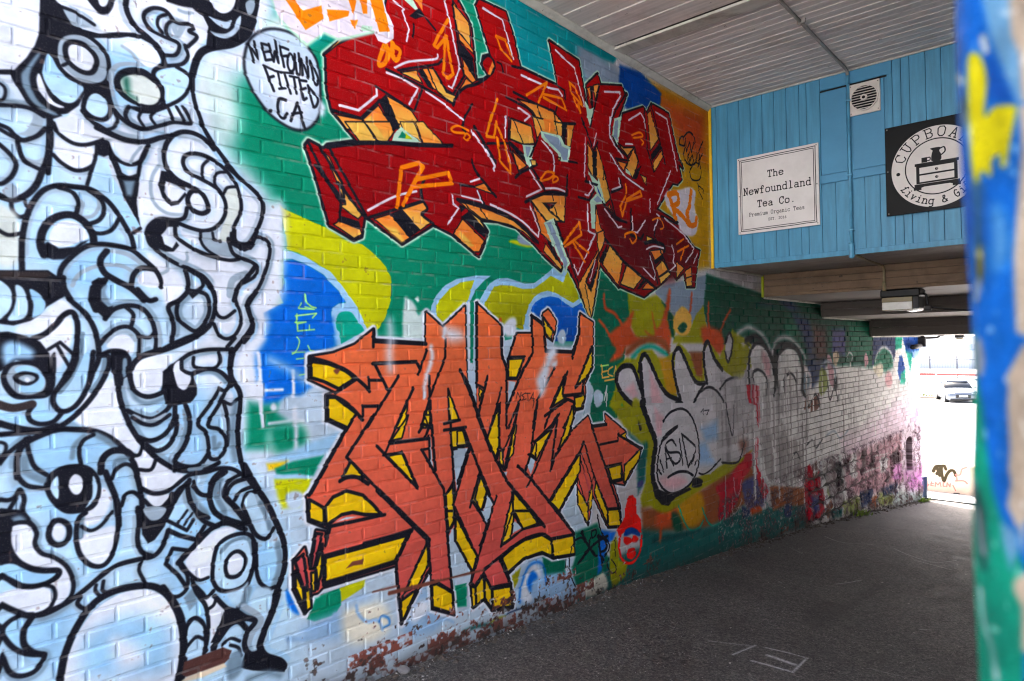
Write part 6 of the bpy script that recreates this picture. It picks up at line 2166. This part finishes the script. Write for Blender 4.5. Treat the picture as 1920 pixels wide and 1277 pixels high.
S2.fill(smooth(np.array([(c2[0]+a, c2[1]+b) for a, b in ((-.03, .045), (-.035, .075), (-.03, .11), (-.025, .13), (-.04, .15), (.03, .148), (.022, .12), (.034, .09), (.03, .045))]), True), bk, .0008)
S2.stroke(smooth(np.array([(c2[0]+a, c2[1]+b) for a, b in ((.022, .135), (.055, .145), (.062, .11), (.034, .085))]), False), .010, bk, .0008)
R2(-.105, -.065, .045, .085); S2.stroke(smooth(np.array([(c2[0]+a, c2[1]+b) for a, b in ((-.065, .078), (-.045, .08), (-.045, .058), (-.065, .055))]), False), .008, bk, .0008)
sign('shop_sign', 1.602, 2.342, 2.698, 3.442, S2, 'black square sign with a round white emblem of a dresser, jug and cup')

# ----------------------------------------------------------------- vent fan
M_PLASTIC = simple('aged_plastic', (214, 206, 196), .5, var=.1)
M_BLK = simple('shade_and_cap_black', (10, 10, 11), .9)
vf = empty('vent_fan', (1.45, BY-.02, 3.61)); tag(vf, 'square off white vent fan with round slatted grille on the blue boards', 'vent fan'); ov = -Vector(vf.location)
c = (1.450, 3.745); hw = .124
mb = MB(); mb.box(c[0]-hw, c[0]+hw, BY-.030, BY-.0135, c[1]-hw-.012, c[1]+hw+.012, .004); mb.obj('plate', M_PLASTIC, vf, loc=ov)
mb = MB(); mb.tube([(c[0], BY-.0345, c[1]), (c[0], BY-.0295, c[1])], .104, 40); mb.obj('opening_shade_disc', M_BLK, vf, loc=ov)  # solid black disc stands in for the shade inside the fan
mb = MB(); mb.ring(c, .102, .112, BY-.046, BY-.030); fix_normals(mb.obj('ring', M_PLASTIC, vf, loc=ov))
for k in range(9):
    z = c[1]+(k-4)*.0225; L = math.sqrt(max(.0001, .101**2-(z-c[1])**2))
    mb = MB(); mb.box(c[0]-L, c[0]+L, BY-.045, BY-.038, z-.003, z+.003, .001); mb.obj('slat', M_PLASTIC, vf, loc=ov)
mb = MB(); mb.tube([(c[0], BY-.052, c[1]), (c[0], BY-.036, c[1])], .027, 20); hub = mb.obj('hub', M_PLASTIC, vf, loc=ov)
mb = MB(); mb.tube([(c[0], BY-.0535, c[1]), (c[0], BY-.0515, c[1])], .013, 16); mb.obj('cap', M_BLK, vf, loc=ov)
for a in (-1, 1):
    for b in (-1, 1):
        mb = MB(); mb.tube([(c[0]+a*.108, BY-.033, c[1]+b*.118), (c[0]+a*.108, BY-.029, c[1]+b*.118)], .005, 8); mb.obj('screw', M_STEEL, vf, loc=ov)

# ----------------------------------------------------------------- conduit and floodlight
M_CONB = simple('conduit_blue', (88, 158, 192), .45); M_CONG = simple('conduit_grey', (150, 142, 134), .5, var=.2); M_CONY = simple('conduit_tan', (150, 136, 104), .5, var=.2)
cd = empty('conduit', (1.32, BY-.03, 2.4)); tag(cd, 'thin metal conduit running along the ceiling, down the blue boards and back under the soffit', 'conduit'); oc = -Vector(cd.location)
X0 = 1.322
mb = MB(); mb.tube([(X0+.03, 3.45, cz(3.45)-.018), (X0+.02, 4.2, cz(4.2)-.018), (X0, BY-.10, cz(BY-.1)-.018), (X0, BY-.055, cz(BY)-.026), (X0, BY-.038, cz(BY)-.06)], .013, 10); mb.obj('ceiling_run', M_CONG, cd, True, oc)
mb = MB(); mb.tube([(X0, BY-.038, cz(BY)-.055), (X0, BY-.036, 3.2), (X0+.002, BY-.036, 2.50)], .013, 10); mb.obj('wall_run', M_CONB, cd, True, oc)
mb = MB(); mb.box(X0-.020, X0+.022, BY-.062, BY-.016, 2.372, 2.51, .012); mb.obj('junction_fitting', M_CONB, cd, loc=oc)
mb = MB(); mb.tube([(X0+.02, BY+.0, 2.405), (X0-.02, BY+.5, 2.398), (1.275, 7.60, 2.398), (1.268, 7.652, 2.38), (1.266, 7.66, 2.30), (1.266, 7.66, 2.21)], .012, 10); mb.obj('soffit_run', M_CONY, cd, True, oc)
mb = MB(); mb.tube([(1.266, 7.66, 2.24), (1.266, 7.66, 2.15)], .018, 12); mb.obj('coupling', M_CONY, cd, True, oc)
for z in (3.75, 3.1, 2.62): 
    mb = MB(); mb.box(X0-.022, X0+.022, BY-.052, BY-.0145, z-.008, z+.008, .002); mb.obj('clamp', M_CONB, cd, loc=oc)
for y in (3.7, 4.4, 5.3): 
    mb = MB(); mb.box(X0-.012, X0+.05, y-.009, y+.009, cz(y)-.034, cz(y)-.001, .002); mb.obj('clamp', M_CONG, cd, loc=oc)
M_HOUS = simple('black_housing', (28, 27, 27), .55); M_LENS = simple('prism_lens', (236, 232, 222), .18, var=.05, scale=30, bump=.3, bscale=160); M_AMB = simple('amber_lens', (150, 134, 96), .25, var=.12)  # whitish lens colour carries the reflection seen on the glass
fl = empty('floodlight', (1.38, 7.80, 2.165)); tag(fl, 'box floodlight with black housing and whitish lens hanging below the brown riser', 'light'); of = -Vector(fl.location)
mb = MB(); mb.box(1.205, 1.565, 7.735, 7.97, 2.085, 2.166, .014); mb.obj('housing', M_HOUS, fl, loc=of)
mb = MB(); mb.prism([(7.742, 2.084), (7.965, 2.084), (7.965, 2.03), (7.90, 1.955), (7.742, 1.955)], 0, 1.222, 1.495); fix_normals(mb.obj('lens', M_AMB, fl, loc=of))
mb = MB(); mb.box(1.223, 1.494, 7.734, 7.7405, 1.960, 2.036, .002); mb.obj('lens_front', M_LENS, fl, loc=of)
mb = MB(); mb.box(1.223, 1.494, 7.7345, 7.7405, 2.039, 2.083, .001); mb.obj('lens_band', M_AMB, fl, loc=of)
mb = MB(); mb.box(1.497, 1.552, 7.745, 7.965, 1.965, 2.084, .004); mb.obj('end_cap', M_HOUS, fl, loc=of)
mb = MB(); mb.prism([(1.44, 1.950), (1.497, 1.962), (1.552, 1.972), (1.545, 1.950), (1.45, 1.936)], 1, 7.75, 7.95); fix_normals(mb.obj('reflector', M_LENS, fl, loc=of))
cb2 = MB(); cb2.tube([(1.56, 7.86, 2.12), (1.59, 7.87, 2.10), (1.60, 7.87, 2.02), (1.60, 7.87, 1.98)], .012, 8); cb2.obj('lead', M_HOUS, fl, True, of)
mb = MB(); mb.box(1.575, 1.635, 7.85, 7.90, 1.945, 1.995, .006); mb.obj('junction_box', M_HOUS, fl, loc=of)
mb = MB(); mb.tube([(1.63, 7.875, 1.975), (1.75, 7.95, 1.952), (1.9, 8.05, 1.935), (2.1, 8.2, 1.96), (2.5, 8.4, 2.1), (RWX, 8.5, 2.14)], .009, 8); mb.obj('cable', M_HOUS, fl, True, of)

# ----------------------------------------------------------------- bracketed camera and pipe at the mouth of the passage
sc_ = empty('security_camera', (.02, 14.6, 1.5)); tag(sc_, 'black bracketed camera fixed high on the wall at the far mouth of the passage', 'camera'); os_ = -Vector(sc_.location)
mb = MB(); mb.box(.003, .05, 14.62, 14.92, 1.50, 1.57, .01); mb.obj('bracket', M_HOUS, sc_, loc=os_)
mb = MB(); mb.tube([(.09, 14.05, 1.525), (.09, 14.62, 1.54)], .042, 14); mb.obj('body', M_HOUS, sc_, True, os_)
mb = MB(); mb.box(.01, .13, 14.84, 14.93, 1.52, 1.71, .01); mb.obj('upright', M_HOUS, sc_, loc=os_)
pp = empty('pipe', (.3, END+.02, 1.7)); tag(pp, 'dark drain pipe running along the beam over the far mouth of the passage', 'pipe')
mb = MB(); mb.tube([(.05, END+.04, 1.69), (.20, END+.04, 1.695), (.30, END+.04, 1.70), (.34, END+.04, 1.735), (.42, END+.04, 1.745)], .026, 10); mb.obj('run', M_HOUS, pp, True, -Vector(pp.location))
mb = MB(); mb.tube([(.05, END+.04, 1.66), (.05, END+.04, 1.76)], .04, 10); mb.obj('elbow', M_HOUS, pp, True, -Vector(pp.location))
lb_ = empty('wall_lamp', (.64, END+.05, 1.66)); tag(lb_, 'small dark box lamp under the beam at the far mouth of the passage', 'light')
mb = MB(); mb.box(.58, .72, END+.0, END+.14, 1.68, 1.75, .01); mb.obj('housing', M_HOUS, lb_, loc=-Vector(lb_.location))
mb = MB(); mb.box(.60, .70, END+.02, END+.12, 1.655, 1.678, .004); mb.obj('lens', M_AMB, lb_, loc=-Vector(lb_.location))
# bollard
bo = empty('bollard', (-.02, 15.2, ground(15.2))); tag(bo, 'slim dark blue post standing at the far end of the brick wall', 'post')
m_post = simple('post_paint', (34, 58, 84), .4)
mb = MB(); mb.tube([(0, 0, -.05), (0, 0, .40)], .055, 16); mb.obj('shaft', m_post, bo, True)
mb = MB(); mb.tube([(0, 0, .40), (0, 0, .425), (0, 0, .44)], [.062, .055, .02], 16); mb.obj('cap', m_post, bo, True)

# ----------------------------------------------------------------- beyond the passage
BC = Canvas(-3.2, 3.4, -1.8, -.8, 150, 300); BC.a[:] = (228, 206, 182)
TILES['BA'] = (1600, 760, 5.994)
run_paint('''
T BA
k ol 34 900,740 930,690 990,690 960,740 940,770
s ol 30 940,700 970,790
k ol 30 1040,720 1020,680 990,700 1000,800 1020,850 1050,780 1090,735 1130,740 1150,790
k pk 16 1150,780 1200,780 1220,720 1270,700
k pk 16 1150,850 1240,850 1280,880
s pk 14 1160,780 1165,840
s pk 12 830,860 820,880 850,890 830,910
s pk 12 880,860 870,900 900,905
s pk 12 870,880 900,880
s pk 12 920,910 925,865 950,895 975,865 985,910
s pk 12 1030,870 1010,870 1010,910 1035,910
s pk 12 1050,915 1055,870 1085,915 1090,880
s pk 12 1120,900 1150,960
''', [BC], dict(ol=(70, 62, 44), pk=(240, 130, 120), K=(0, 0, 0)), TILES, lambda px: np.array([on_plane(x, y, 1, 17.0)[[0, 2]] for x, y in px]), lambda px: .0114)
bar = empty('barrier', (0, 17.1, ground(17.1))); tag(bar, 'low tan concrete barrier with tagged scrawls outside the passage', 'barrier')
mb = MB(); mb.prism([(17.0, -1.60), (17.0, -1.02), (17.02, -.99), (17.2, -.99), (17.22, -1.02), (17.22, -1.9), (17.0, -1.9)], 0, -3.1, .98)
fix_normals(mb.obj('slab', image_mat('barrier_paint', BC, (0, 2), .85), bar, loc=-Vector(bar.location)))
mb = MB(); mb.prism([(17.01, -1.60), (17.01, -1.02), (17.03, -.99), (17.2, -.99), (17.22, -1.02), (17.22, -1.9), (17.01, -1.9)], 0, 1.0, 3.3)
fix_normals(mb.obj('slab', bar.children[0].data.materials[0], bar, loc=-Vector(bar.location)))
mb = MB(); mb.box(.14, .26, 16.93, 17.0, ground(17)-.02, ground(17)+.05, .01); mb.obj('foot_block', M_HOUS, bar, loc=-Vector(bar.location))

# grass strip
gs = random.Random(8); V, Fs = [], []
for k in range(2600):
    x, y = gs.uniform(-30, 8), gs.uniform(57.6, 59.2); z = ground(y)+.02; h = gs.uniform(.08, .28); a = gs.uniform(0, 6.28); n0 = len(V)
    V += [(x+.06*math.cos(a), y+.06*math.sin(a), z), (x-.06*math.cos(a), y-.06*math.sin(a), z), (x+gs.uniform(-.08, .08), y+gs.uniform(-.08, .08), z+h)]; Fs.append((n0, n0+1, n0+2))
tag(mesh_obj('grass', V, Fs, simple('grass_blade', (86, 104, 44), .8, var=.3)), 'strip of rough green grass along the kerb beyond the car', 'grass', kind='stuff')
mb = MB(); mb.box(-40, 20, 57.2, 59.6, ground(58)-.1, ground(58)+.10, .02); tag(mb.obj('kerb', simple('kerb_stone', (176, 160, 140), .85)), kind='structure')
# fence with red rail
M_FEN = simple('fence_steel', (60, 60, 62), .5, .5); M_RED = simple('red_rail', (206, 70, 66), .5)
fe = empty('fence', (-12, 84, ground(84))); tag(fe, 'tall wire fence on thin dark posts with a red rail low down', 'fence'); off = -Vector(fe.location); g84 = ground(84)+.05
for k in range(-8, 9):
    x = -13.8+k*2.46
    mb = MB(); mb.tube([(x, 84, g84-.1), (x, 84, g84+2.55)], .055, 8); mb.obj('post', M_FEN, fe, True, off)
for z, rr, m, nm in ((2.1, .03, M_FEN, 'wire_rail'), (.06, .05, M_FEN, 'bottom_rail')):
    mb = MB(); mb.tube([(-34, 84, g84+z), (8, 84, g84+z)], rr, 6); mb.obj(nm, m, fe, True, off)
for k in range(8):
    x = -34+k*5.2; mb = MB(); mb.box(x, x+5.12, 83.9, 83.98, g84+.44, g84+.66+.05*(k % 2), .01); mb.obj('red_panel', M_RED, fe, loc=off)
mb = MB()
for k in range(180): x = -34+k*.24; mb.tube([(x, 84.03, g84+.1), (x, 84.03, g84+2.1)], .006, 4, False)
tag(mb.obj('mesh_wires', M_FEN, fe, loc=off), kind='stuff')
# long white harbour-side building
M_WHT = simple('white_cladding', (232, 234, 238), .6, var=.04); M_BLB = simple('blue_band', (176, 192, 220), .5)
sh = empty('harbour_shed', (-16, 120, ground(120))); tag(sh, 'long low white shed with a pale blue band beyond the fence', 'building'); off = -Vector(sh.location); gq = ground(120)
mb = MB(); mb.box(-70, 10, 119, 128, gq-.2, 2.15); mb.obj('wall', M_WHT, sh, loc=off)
mb = MB(); mb.prism([(118.6, 2.15), (128.4, 2.15), (123.5, 3.1)], 0, -70.4, 10.4); fix_normals(mb.obj('roof', simple('pale_roof', (210, 214, 220), .6), sh, loc=off))
for k in range(14):
    x = -44+k*3.6; mb = MB(); mb.box(x, x+3.4, 118.9, 118.99, .30, .95); w_ = mb.obj('window', M_BLB, sh, loc=off)
mb = MB(); mb.box(-70, 10, 118.93, 118.985, .0, .28); mb.obj('band', M_BLB, sh, loc=off)

# ----------------------------------------------------------------- parked car, facing the passage
def car():
    root = empty('parked_car', (-6.35, 54.6, ground(54.6)+.03), math.radians(-90+20)); tag(root, 'pale silver saloon car with dark grille facing the passage, beyond the barrier', 'car')
    # local: +x forward
    M_BODY = NT('car_paint'); M_BODY = M_BODY.done(lin((128, 134, 144)), .22, .4, .5)
    M_GLS = NT('car_glass').done((.02, .025, .03), .08, 0, .6); M_TYR = simple('tyre', (24, 24, 25), .9); M_RIM = simple('rim', (170, 172, 176), .35, .8); M_GRL = simple('grille', (20, 21, 24), .5); M_LMP = simple('headlamp', (224, 228, 232), .15)
    def sect(x, w, zs): return [(x, w*f, z) for f, z in zs]
    secs = []
    for x, w, zb, zm, zt in ((2.28, .70, .30, .52, .62), (2.16, .84, .22, .60, .74), (1.75, .90, .20, .66, .86), (1.0, .92, .20, .70, .95), (.55, .92, .20, .72, .98), (-1.3, .92, .20, .74, 1.0), (-1.9, .90, .22, .74, 1.0), (-2.2, .84, .28, .72, .94), (-2.3, .74, .36, .66, .84)):
        secs.append([(x, -w*.86, zb), (x, -w, zb+.12), (x, -w, zm), (x, -w*.90, zt-.03), (x, -w*.6, zt), (x, 0, zt+.015), (x, w*.6, zt), (x, w*.90, zt-.03), (x, w, zm), (x, w, zb+.12), (x, w*.86, zb)])
    def loft(secs, nm, mat, close=True):
        V = [p for s in secs for p in s]; m = len(secs[0]); Fs = []
        for j in range(len(secs)-1):
            for i in range(m): Fs.append((j*m+i, j*m+(i+1) % m, (j+1)*m+(i+1) % m, (j+1)*m+i))
        Fs += [tuple(range(m)), tuple(range(len(V)-1, len(V)-m-1, -1))]
        return fix_normals(mesh_obj(nm, V, Fs, mat, root, True))
    loft(secs, 'body', M_BODY)
    cab = [[(x, -w0, z0), (x, -w1, z1), (x, w1, z1), (x, w0, z0)] for x, w0, z0, w1, z1 in ((.95, .80, .93, .78, .955), (.35, .80, .95, .64, 1.36), (-.2, .80, .96, .62, 1.44), (-1.0, .80, .97, .62, 1.40), (-1.75, .78, .97, .72, 1.0))]
    loft(cab, 'cabin_glass', M_GLS)
    rf = [[(x, -w, z), (x, -w*.9, z+.035), (x, w*.9, z+.035), (x, w, z)] for x, w, z in ((.40, .645, 1.345), (-.2, .635, 1.435), (-1.0, .635, 1.405), (-1.35, .66, 1.25))]
    loft(rf, 'roof', M_BODY)
    mb = MB(); mb.box(2.20, 2.295, -.42, .42, .36, .60, .02); mb.obj('grille', M_GRL, root)
    mb = MB(); mb.box(2.14, 2.285, -.72, .72, .22, .34, .02); mb.obj('lower_intake', M_GRL, root)
    mb = MB(); mb.box(2.28, 2.305, -.24, .24, .44, .55, .004); mb.obj('number_plate', M_LMP, root)
    for s in (-1, 1):
        mb = MB(); mb.prism([(2.24, .46*s), (2.20, .76*s), (2.05, .86*s), (2.02, .80*s), (2.12, .48*s)], 2, .56, .68); fix_normals(mb.obj('headlight', M_LMP, root))
        mb = MB(); mb.box(.55, .68, *sorted((.90*s, 1.04*s)), .94, 1.04, .02); mb.obj('mirror', M_BODY, root)
        for x in (1.42, -1.38):
            mb = MB(); mb.tube([(x, .70*s, .33), (x, .93*s, .33)], .33, 24); w = mb.obj('wheel', M_TYR, root, True)
            mb = MB(); mb.tube([(x, .86*s, .33), (x, .94*s, .33)], .22, 20); mb.obj('rim', M_RIM, w, True)
    return root
car()

# ----------------------------------------------------------------- small things on the ground
def pebble(nm, loc, r, seed, mat, label, cat, group=None, sq=.6):
    bm = bmesh.new(); bmesh.ops.create_icosphere(bm, subdivisions=2, radius=r); rr = random.Random(seed)
    for v in bm.verts: v.co = Vector((v.co.x*1.3, v.co.y, v.co.z*sq))*(1+rr.uniform(-.1, .1))
    me = bpy.data.meshes.new(nm); bm.to_mesh(me); bm.free(); me.materials.append(mat); o = bpy.data.objects.new(nm, me); o.location = loc; link(o); return tag(o, label, cat, group)
g = gmap([(757, 1262)])[0]; M_STN = simple('grey_stone', (128, 124, 124), .85)
pebble('loose_stone', (g[0], g[1], ground(g[1])+.018), .034, 3, M_STN, 'smooth grey stone lying at the foot of the painted wall', 'stone')
M_LITT = simple('litter_paper', (178, 174, 168), .8, var=.12)
V, Fs = [], []; rl = random.Random(31)
for k in range(460):
    x, y = rl.uniform(.05, 2.9), 2.2+abs(rl.gauss(0, 1))*4.2
    if rl.random() < .6: x = abs(rl.gauss(0, .11))+.02
    if y > 14: continue
    s = rl.choice((.002, .003, .003, .004, .006, .009)); a = rl.uniform(0, 6.28); z = ground(y)+.014+(.012*math.sin(x*2.1+y*1.3)+.008*math.sin(y*2.9-x)); n0 = len(V)
    q = [(x+s*math.cos(a+b)*f, y+s*math.sin(a+b)*f, z+rl.uniform(0, .006)) for b, f in ((0, 1.3), (1.6, .7), (3.1, 1.1), (4.6, .8))]
    V += q; Fs.append((n0, n0+1, n0+2, n0+3))
tag(mesh_obj('litter', V, Fs, M_LITT), 'scattered pale flecks of grit and paper on the asphalt', 'litter', kind='stuff')
V, Fs = [], []; rd_ = random.Random(77)
for k in range(1500):
    y = rd_.uniform(1.9, 14.8); x = abs(rd_.gauss(0, .06))+.004; z = ground(y)+(.012*math.sin(x*2.1+y*1.3)+.008*math.sin(y*2.9-x))-.003; s = rd_.choice((.005, .008, .011, .016, .024)); n0 = len(V); a = rd_.uniform(0, 6.28)
    V += [(x+s*math.cos(a+q), y+s*1.4*math.sin(a+q), z) for q in (0, 1.5, 3.0, 4.6)]+[(x, y, z+s*rd_.uniform(.5, 1.1))]
    Fs += [(n0+i, n0+(i+1) % 4, n0+4) for i in range(4)]
tag(mesh_obj('grit', V, Fs, simple('dark_grit', (74, 66, 60), .95, var=.4, scale=40)), 'dark grit and soil gathered along the foot of the brick wall', 'grit', kind='stuff')
# weeds at the foot of the far stones
M_WEED = simple('weed_leaf', (120, 150, 40), .7, var=.35, scale=30)
for (py, n_, sp, hh, lab) in ((10.9, 40, .2, .12, 'small green weed rooted where the stained stones meet the asphalt'), (14.62, 60, .2, .09, 'yellow green weed at the end of the wall beside the blue post')):
    V, Fs = [], []; rw_ = random.Random(int(py*10))
    for k in range(n_):
        y = py+rw_.gauss(0, sp*.6); x = abs(rw_.gauss(.05, .04))+.03; z = ground(y)-.01; a = rw_.uniform(0, 6.28); h = rw_.uniform(.4, 1)*hh; wd = rw_.uniform(.008, .02); n0 = len(V)
        tx, ty = x+rw_.uniform(-.02, .10), y+rw_.uniform(-.08, .08)
        V += [(x, y-wd, z), (x, y+wd, z), ((x+tx)/2+.01, (y+ty)/2+wd*1.5, z+h*.6), (tx, ty, z+h), ((x+tx)/2, (y+ty)/2-wd*1.5, z+h*.6)]; Fs.append((n0, n0+1, n0+2, n0+3, n0+4))
    tag(mesh_obj('weed', V, Fs, M_WEED), lab, 'weed', kind='stuff')
# ----------------------------------------------------------------- unseen house and paving added behind the camera to bounce sunlight in
M_FAC = simple('bounce_render', (206, 213, 222), .85, var=.06, scale=1.2); M_WIN = NT('added_house_window').done((.05, .06, .07), .1, 0, .5)
V = [(x, y, ground(y)+.03) for y in (-9.9, -8, -6, -3.5) for x in (-6, 30)]
tag(mesh_obj('added_bounce_paving', V, [(2*j, 2*j+1, 2*j+3, 2*j+2) for j in range(3)], M_PALE), kind='structure')
hs = empty('added_bounce_house', (6, -13, ground(-13))); tag(hs, 'unseen pale house added behind the camera to bounce sunlight into the passage', 'house'); off = -Vector(hs.location)
mb = MB(); mb.box(-6, 22, -17, -10, -.4, 9.5); mb.obj('wall', M_FAC, hs, loc=off)
mb = MB(); mb.prism([(-17.3, 9.5), (-9.7, 9.5), (-13.5, 11.6)], 0, -6.3, 22.3); fix_normals(mb.obj('roof', simple('slate', (84, 82, 86), .8), hs, loc=off))
for z0 in (1.0, 5.2):
    for k in range(6):
        x0 = -4+k*4.4; mb = MB(); mb.box(x0, x0+1.1, -9.999, -9.96, z0, z0+1.8); wn = mb.obj('window', M_WIN, hs, loc=off)
        mb = MB(); mb.box(x0-.08, x0+1.18, -9.999, -9.90, z0-.1, z0-.002); mb.obj('sill', M_TRIM, wn, loc=(0, 0, 0))
for o in list(bpy.data.objects):
    if o.type == 'MESH': o.data.validate()
SC.render.engine = 'CYCLES'; SC.cycles.filter_width = 1.15
